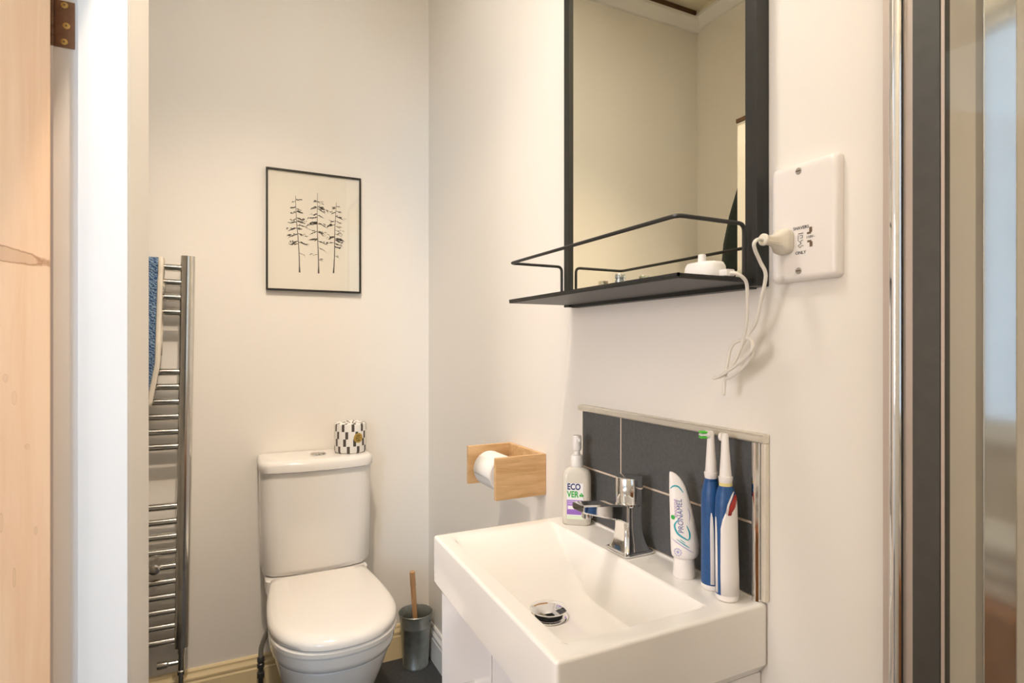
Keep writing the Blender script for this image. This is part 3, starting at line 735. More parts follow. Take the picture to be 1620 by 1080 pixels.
# ------------------------------------------------------------------ toothpaste tube, standing on its cap
px, py = .698, .750
tp = thing('toothpaste_tube', (px, py, BZ), 'white toothpaste tube standing on its cap beside the toothbrushes', 'toothpaste')
fr2 = Vector((-.70, -.714, 0)); rt2 = Vector((.714, -.70, 0))
def ring2(z, l, r, dpt):
    c = Vector((px, py, BZ + z)) + rt2 * ((l + r) / 2); h = (r - l) / 2
    return [tuple(c + rt2 * h * math.cos(a) - fr2 * dpt * math.sin(a)) for a in [2 * PI * i / 32 for i in range(32)]]
MB().lathe([(.0178, .0003), (.0186, .002), (.0172, .028), (.0165, .0335), (.0140, .0345)], (px, py, BZ), 32).build('cap', 'brush_white', tp)
TL = [(.033, -.0185, .0185, .0165), (.036, -.0205, .0215, .0185), (.042, -.0215, .0240, .0190), (.055, -.0220, .0245, .0180), (.075, -.0225, .0215, .0155), (.095, -.0230, .0175, .0130), (.115, -.0235, .0130, .0105), (.135, -.0240, .0075, .0080), (.150, -.0242, .0030, .0055), (.160, -.0242, -.0020, .0040), (.168, -.0242, -.0080, .0028), (.173, -.0240, -.0140, .0018), (.1755, -.0235, -.0195, .0012)]
MB().loft([ring2(*q) for q in TL]).build('tube', 'brush_white', tp, ang=70)
def tube_pt(u, z, off=.0006):
    """point on the front of the tube at lateral u and height z above the ledge"""
    for a, b2 in zip(TL[:-1], TL[1:]):
        if a[0] <= z <= b2[0]:
            k = (z - a[0]) / (b2[0] - a[0]); l, r, dp = [a[i] + (b2[i] - a[i]) * k for i in (1, 2, 3)]
            c = (l + r) / 2; h = (r - l) / 2; s = max(0, 1 - min(1, abs((u - c) / h)) ** 2) ** .5
            return Vector((px, py, BZ + z)) + rt2 * u + fr2 * (dp * s + off)
    return Vector((px, py, BZ + z)) + rt2 * u + fr2 * .02
def tube_text(s, size, u, z, ang, m, sx=1.0, align='LEFT'):
    cu = bpy.data.curves.new('lettering', 'FONT'); cu.body = s; cu.size = size; cu.align_x = align; cu.align_y = 'CENTER'; cu.shear = .15
    tmp = bpy.data.objects.new('lettering', cu); COL.objects.link(tmp)
    dg = bpy.context.evaluated_depsgraph_get(); dg.update()
    me = bpy.data.meshes.new_from_object(tmp.evaluated_get(dg)); bpy.data.objects.remove(tmp); bpy.data.curves.remove(cu)
    ca, sa = math.cos(ang), math.sin(ang)
    for q in me.vertices:
        x, y = q.co.x * sx, q.co.y
        uu, zz = u + x * ca - y * sa, z + x * sa + y * ca
        q.co = tube_pt(uu, zz) - ORIG[tp.name]
    me.name = 'lettering'; me.materials.clear(); me.materials.append(MATS[m])
    o = bpy.data.objects.new('lettering', me); COL.objects.link(o); o.parent = tp
def tube_stroke(pts, w, m, name):
    P = smooth_path([(p[0], p[1], 0) for p in pts], 6); mb = MB()
    L_, R2 = [], []
    for i, p in enumerate(P):
        tt = (P[min(i + 1, len(P) - 1)] - P[max(i - 1, 0)]).normalized(); n2 = Vector((-tt.y, tt.x, 0))
        f = w * (.35 + .65 * math.sin(PI * min(1, max(0, i / (len(P) - 1)))))
        L_.append(p + n2 * f / 2); R2.append(p - n2 * f / 2)
    vs = [tuple(tube_pt(q.x, q.y, .0005)) for q in L_] + [tuple(tube_pt(q.x, q.y, .0005)) for q in R2]
    n = len(L_)
    mb.add(vs, [(i, i + 1, n + i + 1, n + i) for i in range(n - 1)]); mb.build(name, m, tp, smooth=False)
tube_text('PRONAMEL', .0125, -.0035, .0765, math.radians(94), 'ink_blue', .86)
tube_text('SENSODYNE', .0062, -.0122, .1010, math.radians(93), 'ink_purple', .86)
tube_stroke([(-.0085, .0985), (-.0150, .0880), (-.0110, .0770), (-.0030, .0710), (.0075, .0660)], .0034, 'ink_teal', 'printed_swoosh')
tube_stroke([(.0060, .0660), (.0095, .0700), (.0090, .0790), (.0045, .0895)], .0026, 'ink_teal', 'printed_swoosh')
tube_stroke([(-.0225, .1475), (-.0165, .1525), (-.0085, .1515), (-.0010, .1425)], .0026, 'ink_teal', 'printed_swoosh')
tube_stroke([(.0060, .1180), (.0095, .1080), (.0085, .0960)], .0010, 'ink_lilac', 'printed_swoosh')
tube_stroke([(-.0200, .0650), (-.0020, .0560), (.0160, .0460)], .0014, 'ink_lilac', 'printed_line')
tube_stroke([(-.0120, .0660), (.0000, .0595), (.0095, .0540)], .0016, 'ink_teal', 'printed_line')
tube_stroke([(-.0060, .0665), (.0030, .0615)], .0012, 'ink_teal', 'printed_line')
mb = MB()
for i in range(10):
    a = 2 * PI * i / 10
    cu_, cz2 = -.0095 + .0055 * math.cos(a), .0450 + .0055 * math.sin(a)
    vs = [tuple(tube_pt(cu_ + .0012 * math.cos(b2), cz2 + .0012 * math.sin(b2), .0005)) for b2 in [2 * PI * j / 8 for j in range(8)]]
    mb.add(vs, [tuple(range(8))])
vs = [tuple(tube_pt(-.0095 + .0024 * math.cos(b2), .0450 + .0024 * math.sin(b2), .0005)) for b2 in [2 * PI * j / 10 for j in range(10)]]
mb.add(vs, [tuple(range(10))]); mb.build('printed_emblem', 'ink_lilac', tp, smooth=False)
vs = [tuple(tube_pt(-.0178 + .0034 * math.cos(b2), .1005 + .0038 * math.sin(b2), .0006)) for b2 in [2 * PI * j / 14 for j in range(14)]]
MB().add(vs, [tuple(range(14))]).build('printed_dot', 'ink_green', tp, smooth=False)

# ------------------------------------------------------------------ electric toothbrushes
def toothbrush(loc, yaw, lean, label, band, bristles):
    t = thing('electric_toothbrush', loc, label, 'toothbrush', 'electric toothbrushes on the basin')
    x, y, z = loc
    prof = [(.000, .0150, .0150), (.003, .0168, .0170), (.012, .0172, .0175), (.040, .0168, .0178), (.080, .0160, .0175), (.115, .0158, .0175), (.140, .0158, .0170), (.155, .0150, .0158), (.166, .0128, .0130), (.173, .0105, .0105)]
    def rad(zz):
        for a, b2 in zip(prof[:-1], prof[1:]):
            if a[0] <= zz <= b2[0]:
                k = (zz - a[0]) / (b2[0] - a[0]); return a[1] + (b2[1] - a[1]) * k, a[2] + (b2[2] - a[2]) * k
        return prof[-1][1:]
    def pt(a, zz, off=0):
        rx, ry = rad(zz); return (x + (rx + off) * math.cos(a), y + (ry + off) * math.sin(a), z + zz)
    n = 32
    MB().loft([[pt(2 * PI * i / n, zz) for i in range(n)] for zz in (.0095, .012, .04, .08, .115, .14, .155, .166, .173)]).build('handle', 'brush_blue', t, ang=60)
    MB().loft([[pt(2 * PI * i / n, zz) for i in range(n)] for zz in (.000, .003, .0094)]).build('foot', 'brush_white', t, ang=60)
    def patch(name, m, zs, off, m2=None):
        """zs: list of (z, angle centre, half angle)"""
        mb = MB(); q = 14; vs = []
        for (zz, c, h) in zs:
            for i in range(q + 1): vs.append(pt(c - h + 2 * h * i / q, zz, off))
        fs = []
        for k in range(len(zs) - 1):
            for i in range(q): fs.append((k * (q + 1) + i, k * (q + 1) + i + 1, (k + 1) * (q + 1) + i + 1, (k + 1) * (q + 1) + i))
        mb.add(vs, fs); o = mb.build(name, m, t, ang=60)
        md = o.modifiers.new('thickness', 'SOLIDIFY'); md.thickness = .0007; md.offset = -1
        return o
    patch('white_shell', 'brush_white', [(.0096, 0, 1.45), (.04, 0, 1.45), (.08, 0, 1.42), (.110, 0.02, 1.40), (.124, .10, 1.30), (.135, .22, 1.15), (.143, .36, .95), (.150, .55, .65), (.155, .75, .35)], .0007)
    patch('side_stripe', 'brush_white', [(.012, -1.95, .17), (.05, -1.95, .18), (.10, -1.98, .17), (.118, -2.0, .12), (.126, -2.02, .04)], .0006)
    patch('red_flash', 'brush_red', [(.1310, -.60, .14), (.1430, -.30, .30), (.1530, .05, .36), (.1610, .38, .24)], .0010)
    patch('white_flash', 'brush_white', [(.1330, -.86, .07), (.1470, -.68, .09), (.1590, -.32, .10), (.1660, .05, .06)], .0012)
    MB().lathe([(.0100, .173), (.0102, .175), (.0100, .178)], loc, 24).build('colour_band', band, t)
    MB().lathe([(.0096, .178), (.0100, .179), (.0108, .186), (.0108, .1875), (.0092, .188), (.0080, .205), (.0066, .225), (.0056, .243), (.0050, .251), (.0030, .254)], loc, 24).build('brush_neck', 'brush_white', t)
    hd = MB(); hd.tube([(x - .003, y, z + .248), (x - .008, y, z + .248)], .0066, 20); h_ = hd.build('brush_head', 'brush_white', t)
    if bristles:
        k = 0
        for dz_ in (-.0042, 0, .0042):
            for dy_ in (-.0042, 0, .0042):
                m = 'bristle_white' if dz_ == 0 else 'bristle_green'
                MB().tube([(x - .0075, y + dy_, z + .248 + dz_), (x - .0175, y + dy_, z + .248 + dz_)], .0016, 8).build('bristle_tuft', m, h_)
    t.rotation_euler = (lean[0], lean[1], yaw)
    return t
toothbrush((.694, .652, BZ), math.radians(-83), (math.radians(-1.5), math.radians(-2.0), 0), 'white fronted electric toothbrush nearest the splashback side trim', 'band_yellow', False)
toothbrush((.705, .6935, BZ), math.radians(-22), (math.radians(1.0), math.radians(-1.0), 0), 'blue electric toothbrush with green bristles behind the other brush', 'brush_blue', True)

# ------------------------------------------------------------------ wooden roll holder with paper roll
h = thing('toilet_roll_holder', (.735, 1.395, .90), 'light wooden toilet roll holder fixed to the wall', 'roll holder')
HZ0, HZ1 = .846, .951
MB().box(.5975, WX - .0005, 1.293, 1.305, HZ0, HZ1).build('side_panel', 'oak_light', h, bev=.0015)
MB().box(.6035, WX - .0005, 1.487, 1.499, HZ0, HZ1).build('side_panel', 'oak_light', h, bev=.0015)
MB().box(.728, WX - .0005, 1.3052, 1.4868, HZ0 + .012, HZ1).build('back_panel', 'oak_light', h, bev=.001)
MB().lathe([(.009, 1.3053), (.009, 1.4867)], (.655, 0, .9000), 16, 'Y').build('rod', 'oak_light', h)
r_ = thing('toilet_roll', (.655, 1.396, .8985), 'white toilet paper roll in the wooden holder', 'toilet roll')
c0 = (.655, 0, .8920)
mb = MB(); n = 48; rings = []
for (rr, yy) in ((.0185, 1.342), (.0455, 1.342), (.0470, 1.3435), (.0470, 1.4475), (.0455, 1.449), (.0185, 1.449)):
    rings.append([(c0[0] + rr * math.cos(2 * PI * i / n), yy + .012, c0[2] + rr * math.sin(2 * PI * i / n)) for i in range(n)])
rings.append(rings[0]); mb.loft(rings, False, False); mb.build('paper', 'paper_white', r_)
mb = MB(); a0 = math.radians(128)
ring = []
for i in range(10):
    a = a0 + math.radians(62) * i / 9; ring.append((.0473 if i < 9 else .0473, a))
vs = [(c0[0] + rr * math.cos(a), yy, c0[2] + rr * math.sin(a)) for yy in (1.3562, 1.4588) for rr, a in ring]
mb.add(vs, [(i, i + 1, 11 + i, 10 + i) for i in range(9)]); o = mb.build('loose_sheet', 'paper_white', r_)
md = o.modifiers.new('thickness', 'SOLIDIFY'); md.thickness = .0006; md.offset = 1

# ------------------------------------------------------------------ toilet
TX = .290
tl = thing('toilet', (TX, 1.95, 0), 'white close coupled toilet with closed lid', 'toilet')
def dee(cx, yb, yf, hb, hm, z, n=28, ins=0.0):
    """D-shaped ring: straight back at yb, widest hm, round front at yf"""
    pts = []
    ymid = yb - (yb - yf) * .56
    pts_r = []
    for k in range(9):                      # right side from back to widest
        t = k / 8; yy = yb - (yb - ymid) * t
        s = math.sin(t * PI / 2)
        pts_r.append((hb + (hm - hb) * s, yy))
    for k in range(1, n // 2 + 1):          # front arc
        a = PI / 2 * k / (n // 2)
        ex = 2 / 2.25
        pts_r.append((hm * math.cos(a) ** ex if a < PI / 2 - 1e-6 else 0, ymid - (ymid - yf) * math.sin(a) ** ex))
    right = [(cx + x, y, z) for x, y in pts_r]
    left = [(cx - x, y, z) for x, y in reversed(pts_r[:-1])]
    return right + left
def solid(rings, name, m, ang=40, bev=0):
    return MB().loft(rings).build(name, m, tl, ang=ang, bev=bev)
# pan
solid([dee(TX, 2.02, 1.78, .105, .115, .0005), dee(TX, 2.02, 1.775, .108, .118, .02), dee(TX, 2.03, 1.745, .105, .115, .12), dee(TX, 2.05, 1.685, .115, .128, .20), dee(TX, 2.06, 1.635, .130, .150, .28), dee(TX, 2.065, 1.607, .140, .163, .335), dee(TX, 2.068, 1.603, .142, .165, .348), dee(TX, 2.068, 1.607, .140, .163, .3535)], 'pan', 'ceramic')
# rim band above the groove
solid([dee(TX, 2.068, 1.600, .142, .166, .354), dee(TX, 2.07, 1.590, .146, .172, .359), dee(TX, 2.07, 1.583, .149, .176, .375), dee(TX, 2.07, 1.581, .150, .177, .398), dee(TX, 2.07, 1.586, .148, .174, .402)], 'rim', 'ceramic')
# back block under the cistern
MB().loft([rrect(TX, 2.13, .105, .12, .02, .0005), rrect(TX, 2.13, .110, .12, .02, .20), rrect(TX, 2.13, .150, .12, .025, .36), rrect(TX, 2.16, .168, .09, .025, .41), rrect(TX, 2.16, .168, .09, .02, .445), rrect(TX, 2.16, .164, .086, .02, .449)]).build('pan_shelf', 'ceramic', tl)
solid([dee(TX, 2.03, 1.584, .150, .174, .4025), dee(TX, 2.03, 1.575, .153, .178, .406), dee(TX, 2.03, 1.573, .154, .179, .418), dee(TX, 2.03, 1.578, .152, .176, .4235)], 'seat', 'seat_plastic')
solid([dee(TX, 2.068, 1.579, .152, .175, .4245), dee(TX, 2.069, 1.571, .155, .180, .428), dee(TX, 2.069, 1.570, .156, .181, .440), dee(TX, 2.068, 1.575, .154, .178, .449), dee(TX, 2.066, 1.587, .149, .168, .4555), dee(TX, 2.062, 1.610, .138, .150, .459), dee(TX, 2.05, 1.66, .105, .108, .4605)], 'lid', 'seat_plastic', ang=60)
for sx in (-.075, .075):
    MB().lathe([(.010, TX + sx - .02), (.012, TX + sx - .018), (.012, TX + sx + .018), (.010, TX + sx + .02)], (0, 2.032, .448), 16, 'X').build('hinge', 'seat_plastic', tl)
# cistern: bowed front
def cis(hw, yf, bow, r, z):
    pts = []
    n = 14
    for k in range(n + 1):
        u = -1 + 2 * k / n
        x = hw * u
        y = yf + bow * abs(u) ** 2.2 + r * max(0, (abs(u) - .93) / .07) ** 2
        pts.append((TX + x, y, z))
    return pts + [(TX + hw, BY - .004, z), (TX - hw, BY - .004, z)]
MB().loft([cis(.168, 2.085, .026, .020, .4495), cis(.174, 2.077, .026, .020, .456), cis(.178, 2.072, .026, .018, .471), cis(.181, 2.064, .026, .018, .62), cis(.183, 2.060, .026, .018, .802)]).build('cistern', 'ceramic', tl, ang=50)
cl = MB().loft([cis(.184, 2.056, .027, .018, .8025), cis(.1865, 2.048, .027, .018, .806), cis(.1870, 2.046, .027, .018, .828), cis(.185, 2.050, .027, .018, .8365), cis(.180, 2.058, .027, .018, .8410), cis(.165, 2.075, .024, .018, .8425)]).build('cistern_lid', 'ceramic', tl, ang=50)
bt = MB().lathe([(.0275, 0), (.0275, .003), (.025, .0048), (.0235, .004)], (.297, 2.146, .8425), 32).build('flush_button', 'chrome', tl)
mb = MB()
for sgn in (-1, 1):
    ring = [(.297 + sgn * (.0012 + .0222 * math.cos(a)), 2.146 + .0222 * math.sin(a)) for a in [-PI / 2 + PI * i / 14 for i in range(15)]]
    if sgn < 0: ring = ring[::-1]
    mb.loft([[(p[0], p[1], .8455) for p in ring], [(p[0], p[1], .8480) for p in ring]])
mb.build('button_plate', 'brushed_steel', bt)

# water supply hose
hs = thing('water_hose', (.118, 2.20, 0), 'grey flexible water hose and valve at the left of the toilet', 'hose')
MB().tube(smooth_path([(.158, 2.185, .285), (.149, 2.19, .258), (.128, 2.195, .215), (.115, 2.20, .175), (.113, 2.20, .145)], 6), .0085, 12).build('hose', 'hose_grey', hs)
MB().lathe([(.0100, .145), (.0120, .142), (.0120, .128), (.0095, .126), (.0095, .122), (.0120, .120), (.0120, .108), (.0080, .106), (.0080, .092), (.0120, .090), (.0120, .072), (.0080, .070), (.0080, .0005)][::-1], (.113, 2.20, 0), 12).build('valve', 'dark_anodised', hs)

# ------------------------------------------------------------------ wrapped roll on the cistern
wr = thing('wrapped_toilet_roll', (.412, 2.158, .8428), 'wrapped toilet roll with black bar pattern and gold sticker on cistern', 'toilet roll')
wr_r, wr_h = .0565, .106
n = 40; rings = []
for (rr, zz) in ((.050, .0003), (.0535, .002), (wr_r, .008), (wr_r, .05), (wr_r * .995, wr_h - .008), (wr_r * .97, wr_h - .0025), (wr_r * .90, wr_h)):
    rings.append([(.412 + rr * (1 + .006 * math.sin(5 * a + zz * 60)) * math.cos(a), 2.158 + rr * (1 + .006 * math.sin(5 * a + zz * 60)) * math.sin(a), .8428 + zz) for a in [2 * PI * i / n for i in range(n)]])
MB().loft(rings, True, False).build('wrapper', 'wrapper_print', wr)
rings = []
for k, (rr, zz) in enumerate(((wr_r * .90, wr_h), (wr_r * .7, wr_h + .001), (wr_r * .5, wr_h - .001), (wr_r * .28, wr_h - .004), (wr_r * .1, wr_h - .012))):
    rings.append([(.412 + rr * math.cos(a + k * .25), 2.158 + rr * math.sin(a + k * .25), .8428 + zz + (.0016 * ((i % 4) - 1.5) if k in (1, 2, 3) else 0)) for i, a in enumerate([2 * PI * i / n for i in range(n)])])
MB().loft(rings, False, True).build('folded_top', 'wrapper_print', wr, smooth=False)
sa = math.radians(-72)                                  # sticker direction (towards the camera, a little right)
def wpt(u, z, off=.0008):
    a = sa + u / wr_r; return Vector((.412 + (wr_r + off) * math.cos(a), 2.158 + (wr_r + off) * math.sin(a), .8428 + z))
SR = .0175
vs = [tuple(wpt(0, .056))]; fs = []
for k in (1, 2, 3):
    for i in range(24):
        a = 2 * PI * i / 24; vs.append(tuple(wpt(SR * k / 3 * math.cos(a), .056 + SR * k / 3 * math.sin(a))))
for i in range(24):
    j = (i + 1) % 24; fs.append((0, 1 + i, 1 + j))
    for k in (0, 1): fs.append((1 + 24 * k + i, 25 + 24 * k + i, 25 + 24 * k + j, 1 + 24 * k + j))
st = MB().add(vs, fs).build('sticker', 'gold_sticker', wr)
for body, zz in (('who', .0635), ('gives a', .0560), ('crap', .0485)):
    a = sa; P0 = wpt(0, zz, .0013)
    text_mesh(body, .0085, P0, (-math.sin(a), math.cos(a), 0), (0, 0, 1), 'print_ink', 'lettering', st, sx=.9)

# ------------------------------------------------------------------ galvanised bucket and toilet brush
bkx, bky = .6600, 2.1660
bk = thing('metal_bucket', (bkx, bky, 0), 'small galvanised metal bucket in the corner beside the toilet', 'bucket')
c0 = (bkx, bky, 0)
MB().lathe([(.046, .006), (.0475, .0008), (.0495, .0008), (.0500, .006), (.0485, .008), (.0570, .150), (.0580, .152), (.0590, .156), (.0582, .160), (.0630, .200), (.0650, .201), (.0658, .204), (.0642, .206), (.0624, .204), (.0575, .160), (.0560, .150), (.0470, .010)], c0, 40, 'Z', True, True).build('pail', 'galvanised', bk, ang=50)
for sy in (-1, 1):
    e = Vector((sy * .045, -.040, .176)) if sy > 0 else Vector((-.045, .040, .176))
    MB().lathe([(.0065, -.001), (.0065, .003)], (bkx + e.x, bky + e.y, e.z), 12).build('ear', 'galvanised', bk)
hp = [(bkx + .043, bky - .043, .172), (bkx + .056, bky - .028, .186), (bkx + .0640, bky + .000, .192), (bkx + .056, bky + .026, .190), (bkx + .030, bky + .0615, .184), (bkx - .010, bky + .064, .180), (bkx - .043, bky + .043, .176)]
MB().tube(smooth_path(hp, 6), .0014, 8).build('bail_handle', 'galvanised', bk)
tb = thing('toilet_brush', (bkx, bky, .012), 'wooden handled toilet brush standing in the metal bucket', 'brush')
top = Vector((bkx - .017, bky - .012, .366)); bot = Vector((bkx + .003, bky, .09)); ax = (bot - top)
MB().tube([top, top + ax * .005, top + ax * .20, top + ax * .225, top + ax * .25, bot], [.0085, .0105, .0108, .0090, .0096, .0090], 16).build('handle', 'beech_handle', tb)
MB().lathe([(.020, .0120), (.030, .020), (.032, .06), (.024, .088), (.010, .094)], (bkx + .003, bky, 0), 20).build('bristle_head', 'print_ink', tb)

# ------------------------------------------------------------------ framed print of three trees
PX0, PX1, PZ0, PZ1, PYf = .132, .466, 1.428, 1.866, 2.232
pf = thing('framed_print', (.299, BY, 1.428), 'thin black framed print of three bare pine trees', 'picture')
fb = .0065
MB().box(PX0, PX0 + fb, PYf, BY - .0005, PZ0, PZ1).build('frame_side', 'black_frame', pf, bev=.0008)
MB().box(PX1 - fb, PX1, PYf, BY - .0005, PZ0, PZ1).build('frame_side', 'black_frame', pf, bev=.0008)
MB().box(PX0 + fb, PX1 - fb, PYf, BY - .0005, PZ1 - fb, PZ1).build('frame_rail', 'black_frame', pf, bev=.0008)
MB().box(PX0 + fb, PX1 - fb, PYf, BY - .0005, PZ0, PZ0 + fb).build('frame_rail', 'black_frame', pf, bev=.0008)
sheet = MB().box(PX0 + fb - .001, PX1 - fb + .001, PYf + .0065, PYf + .0080, PZ0 + fb - .001, PZ1 - fb + .001).build('print_sheet', 'print_paper', pf, smooth=False)
MB().box(PX0 + fb - .001, PX1 - fb + .001, PYf + .0025, PYf + .0045, PZ0 + fb - .001, PZ1 - fb + .001).build('glass', 'pane_glass', pf, smooth=False)
def tree(u_top, v_top, u_bot, v_bot, seed, branches):
    rnd = random.Random(seed); mb = MB()
    Wd, Hd = PX1 - PX0 - 2 * fb, PZ1 - PZ0 - 2 * fb
    P = lambda u, v_: (PX0 + fb + u * Wd, PZ1 - fb - v_ * Hd)
    yb_ = PYf + .0063
    def poly(pts): mb.prism(pts, 'Y', yb_, yb_ + .00025)
    N_ = 10; Lp, Rp = [], []
    for k in range(N_ + 1):
        t_ = k / N_; u = u_top + (u_bot - u_top) * t_ + .004 * math.sin(t_ * 7 + seed); v_ = v_top + (v_bot - v_top) * t_
        x, z = P(u, v_); w2 = .0006 + .0012 * t_ + (.0012 if k == N_ else 0)
        Lp.append((x - w2, z)); Rp.append((x + w2, z))
    poly(Lp + Rp[::-1])
    def brush_stroke(x, z, dx, dz, w2):
        n = 6; A, B = [], []
        for k in range(n + 1):
            t_ = k / n; xx = x + dx * t_; zz = z + dz * t_ ** 1.6 + rnd.uniform(-.0012, .0012)
            ww = w2 * (math.sin(PI * min(.96, t_ * .85 + .12))) * rnd.uniform(.45, 1.25)
            A.append((xx, zz + ww)); B.append((xx, zz - ww * rnd.uniform(.5, 1.2)))
        poly(A + B[::-1])
    for (v_, side, ln, dens) in branches:
        t_ = (v_ - v_top) / (v_bot - v_top); u = u_top + (u_bot - u_top) * t_
        x, z = P(u, v_); Lm = ln * Wd
        brush_stroke(x, z, side * Lm * rnd.uniform(.7, 1), -Lm * rnd.uniform(.15, .50), .0010 + .0026 * dens)
        for q in range(int(2 + 5 * dens)):
            f = rnd.uniform(.05, .95)
            brush_stroke(x + side * Lm * f, z - Lm * .22 * f ** 1.6 + rnd.uniform(-.003, .004), side * rnd.uniform(.004, .012), rnd.uniform(-.007, .002), rnd.uniform(.0008, .0016 + .0020 * dens))
    mb.build('printed_tree', 'print_ink', sheet, smooth=False)
tree(.288, .20, .335, .855, 3, [(.23, 1, .045, .5), (.245, -1, .03, .1), (.30, -1, .07, .5), (.31, 1, .05, .2), (.335, 1, .07, .9), (.34, -1, .06, .4), (.39, 1, .11, .9), (.40, -1, .06, .4), (.415, 1, .09, .7), (.425, -1, .09, .6), (.45, 1, .13, .5), (.475, -1, .11, .9), (.48, 1, .05, .6), (.53, -1, .12, .6), (.525, 1, .085, .5), (.59, -1, .10, 1.0), (.595, 1, .11, 1.0), (.61, -1, .09, .5), (.69, 1, .06, .0)])
tree(.523, .155, .537, .855, 8, [(.23, 1, .05, .4), (.23, -1, .03, .4), (.275, 1, .11, 1.0), (.285, -1, .08, .7), (.295, 1, .11, .7), (.34, -1, .06, .5), (.35, 1, .09, .3), (.37, -1, .10, .6), (.41, -1, .09, 1.0), (.415, -1, .05, 1.0), (.42, 1, .11, .6), (.425, -1, .105, .6), (.49, -1, .11, .5), (.49, 1, .11, .6), (.50, 1, .09, .3), (.56, -1, .11, .6), (.575, 1, .11, .5), (.555, -1, .05, .3), (.63, 1, .12, .05), (.69, -1, .08, .05), (.735, 1, .075, .05)])
tree(.737, .22, .706, .845, 15, [(.255, 1, .03, .2), (.27, -1, .045, .5), (.30, 1, .06, .2), (.31, -1, .06, .4), (.345, 1, .13, .4), (.34, 1, .05, .2), (.385, -1, .08, .3), (.385, 1, .05, .2), (.42, -1, .10, .8), (.43, 1, .06, .2), (.465, 1, .12, .3), (.50, 1, .08, .2), (.53, -1, .09, .8), (.54, 1, .11, .9), (.555, 1, .11, .9), (.575, -1, .08, .4), (.585, 1, .09, .7), (.61, 1, .07, .7), (.69, 1, .09, .0)])

# ------------------------------------------------------------------ towel radiator
RT = thing('towel_radiator', (-.14, 2.18, .25), 'tall chrome ladder towel radiator on the back wall', 'radiator')
RX, RXl, RYc = -.1265, -.600, 2.180
def railring(cx, z):
    return [(cx + .0215 * math.copysign(abs(math.cos(a)) ** .75, math.cos(a)), RYc + .0180 * math.copysign(abs(math.sin(a)) ** .75, math.sin(a)), z) for a in [2 * PI * i / 20 for i in range(20)]]
for cx2 in (RX, RXl):
    MB().loft([railring(cx2, .245), railring(cx2, .2465), railring(cx2, 1.520), railring(cx2, 1.5225)]).build('rail', 'chrome_worn', RT, ang=50)
ks = [0, 1, 2, 3] + list(range(7, 13)) + list(range(16, 26))
proto = None
for k in ks:
    z = 1.482 - .0485 * k
    if proto is None:
        mb = MB()
        mb.lathe([(.0118, RXl + .012), (.0118, RX - .012)], (0, RYc, z), 18, 'X'); proto = mb.build('rung', 'chrome_worn', RT); zproto = z
    else:
        o = proto.copy(); COL.objects.link(o); o.parent = RT; o.location.z = z - zproto
for (xx, zz) in ((-.205, 1.416), (-.205, .515), (-.52, 1.416), (-.52, .515)):
    MB().lathe([(.012, -.028), (.0165, -.026), (.0175, -.015), (.0165, -.006), (.010, -.002), (.010, .066)], (xx, RYc, zz), 20, 'Y').build('bracket', 'chrome_worn', RT)
vz = .245
vv = MB().lathe([(.0125, -.001), (.0125, -.020), (.0105, -.022), (.0105, -.075), (.0130, -.078), (.0130, -.090), (.0085, -.092), (.0085, -.2445)][::-1], (RX, RYc, vz), 18).build('valve', 'chrome_worn', RT)
MB().lathe([(.0115, RX - .068), (.0125, RX - .064), (.0115, RX - .040), (.0080, RX - .036), (.0070, RX - .008)], (0, RYc, vz - .050), 16, 'X').build('valve_head', 'chrome_worn', vv)
RT.rotation_euler = (0, math.radians(0.85), 0)

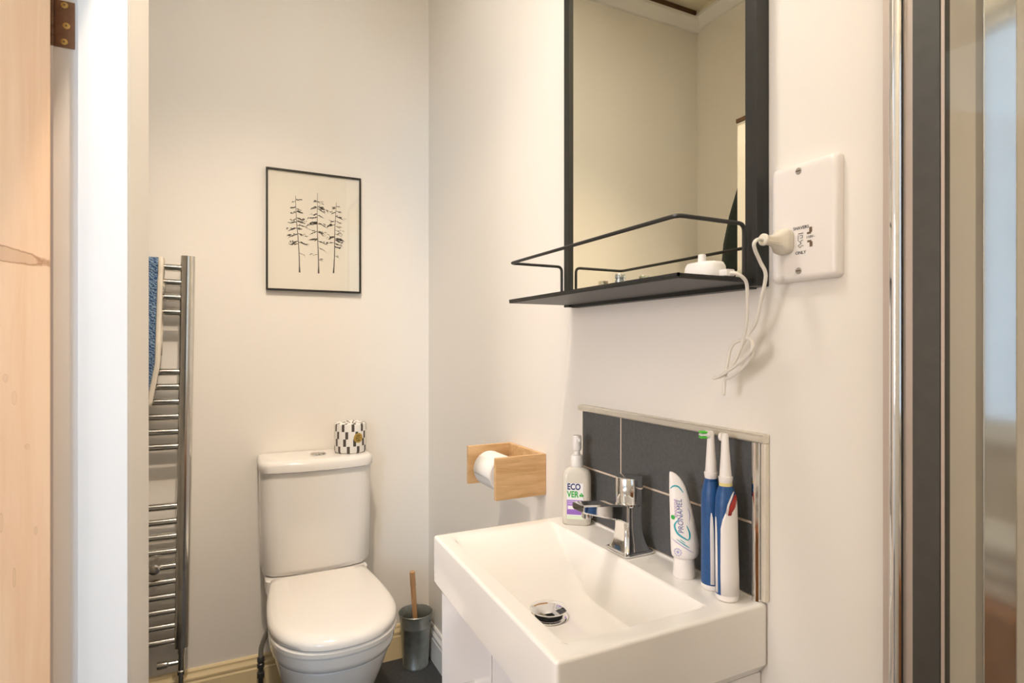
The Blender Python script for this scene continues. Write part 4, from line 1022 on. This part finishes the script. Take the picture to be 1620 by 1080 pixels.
# ------------------------------------------------------------------ towel on the radiator
tw = thing('blue_towel', (-.30, 2.15, 1.05), 'blue patterned towel with cream edge hanging on the chrome radiator', 'towel')
def edge_x(z): 
    t_ = max(0, min(1, (1.50 - z) / .47)); return -.178 - .012 * t_ - .022 * max(0, t_ - .7) / .3
nz = 30
front, vs, fs = [], [], []
zl = [1.035 + .462 * i / nz for i in range(nz + 1)]
def sheet_mesh(xl, xr, name, m, th):
    vs, fs = [], []; q = 10
    prof = [(RYc - .0225 - .006 * math.sin(z * 17) * .5 - .010 * (1 if z < 1.45 else 0) * min(1, (1.497 - z) / .05), z) for z in zl]
    arch = [(RYc - .020 * math.cos(a), 1.497 + .014 * math.sin(a)) for a in [PI * i / 8 for i in range(1, 8)]]
    back = [(RYc + .020, 1.497 - .05 * i) for i in range(0, 7)]
    P = prof + arch + back
    for (yy, zz) in P:
        r = xr(zz) if callable(xr) else xr; l = xl(zz) if callable(xl) else xl
        for i in range(q + 1): vs.append((l + (r - l) * i / q, yy + .002 * math.sin(i * 1.7), zz))
    for k in range(len(P) - 1):
        for i in range(q): fs.append((k * (q + 1) + i, k * (q + 1) + i + 1, (k + 1) * (q + 1) + i + 1, (k + 1) * (q + 1) + i))
    o = MB().add(vs, fs).build(name, m, tw, ang=80)
    md = o.modifiers.new('thickness', 'SOLIDIFY'); md.thickness = th; md.offset = 0
sheet_mesh(-.52, lambda z: edge_x(z) - .012, 'cloth', 'towel_blue', .006)
sheet_mesh(lambda z: edge_x(z) - .0125, edge_x, 'hem', 'towel_edge', .008)

# ------------------------------------------------------------------ dark robe behind the partition, seen in the mirror
rx_, ry_ = -.212, 1.4435
rb = thing('dark_robe', (rx_, ry_, 1.84), 'dark green robe hanging behind the partition, seen in the mirror', 'robe')
MB().tube([(rx_, ry_, 1.835), (rx_, ry_ + .03, 1.83), (rx_, ry_ + .036, 1.845)], .004, 10).build('hook', 'chrome', rb)
n = 28; rings = []
for (z, w2, dpt) in ((1.85, .006, .014), (1.80, .014, .026), (1.70, .026, .044), (1.60, .036, .056), (1.45, .040, .064), (1.25, .042, .066), (1.00, .042, .066), (.85, .042, .066)):
    rings.append([(rx_ + w2 * math.cos(a) * (1 + .10 * math.sin(6 * a)), ry_ + .0015 + dpt * 1.05 + dpt * math.sin(a), z) for a in [2 * PI * i / n for i in range(n)]])
MB().loft(rings).build('cloth', 'dark_cloth', rb)

# ------------------------------------------------------------------ pine chest with folded towel added behind the camera to be mirrored at the shower screen
pc_ = thing('reflected_chest', (.05, RY0 + .25, 0), 'orange wooden chest added behind the camera for its reflection', 'chest')
MB().box(-.12, .60, RY0 + .03, RY0 + .45, .04, .46).build('body', 'orange_wood', pc_, bev=.004)
MB().box(-.135, .615, RY0 + .02, RY0 + .47, .46, .485).build('lid', 'orange_wood', pc_, bev=.004)
for sx in (-.09, .54):
    for sy in (RY0 + .06, RY0 + .40): MB().box(sx - .02, sx + .04, sy - .02, sy + .02, 0, .04).build('foot', 'orange_wood', pc_)
ft = thing('reflected_towel', (.05, RY0 + .25, .486), 'white folded bath towel on the chest, added for its reflection', 'towel')
for q in range(3):
    MB().box(.0, .40, RY0 + .08 + .005 * q, RY0 + .40, .4855 + .06 * q, .4855 + .06 * q + .056).build('fold', 'paper_white', ft, bev=.022, seg=4)
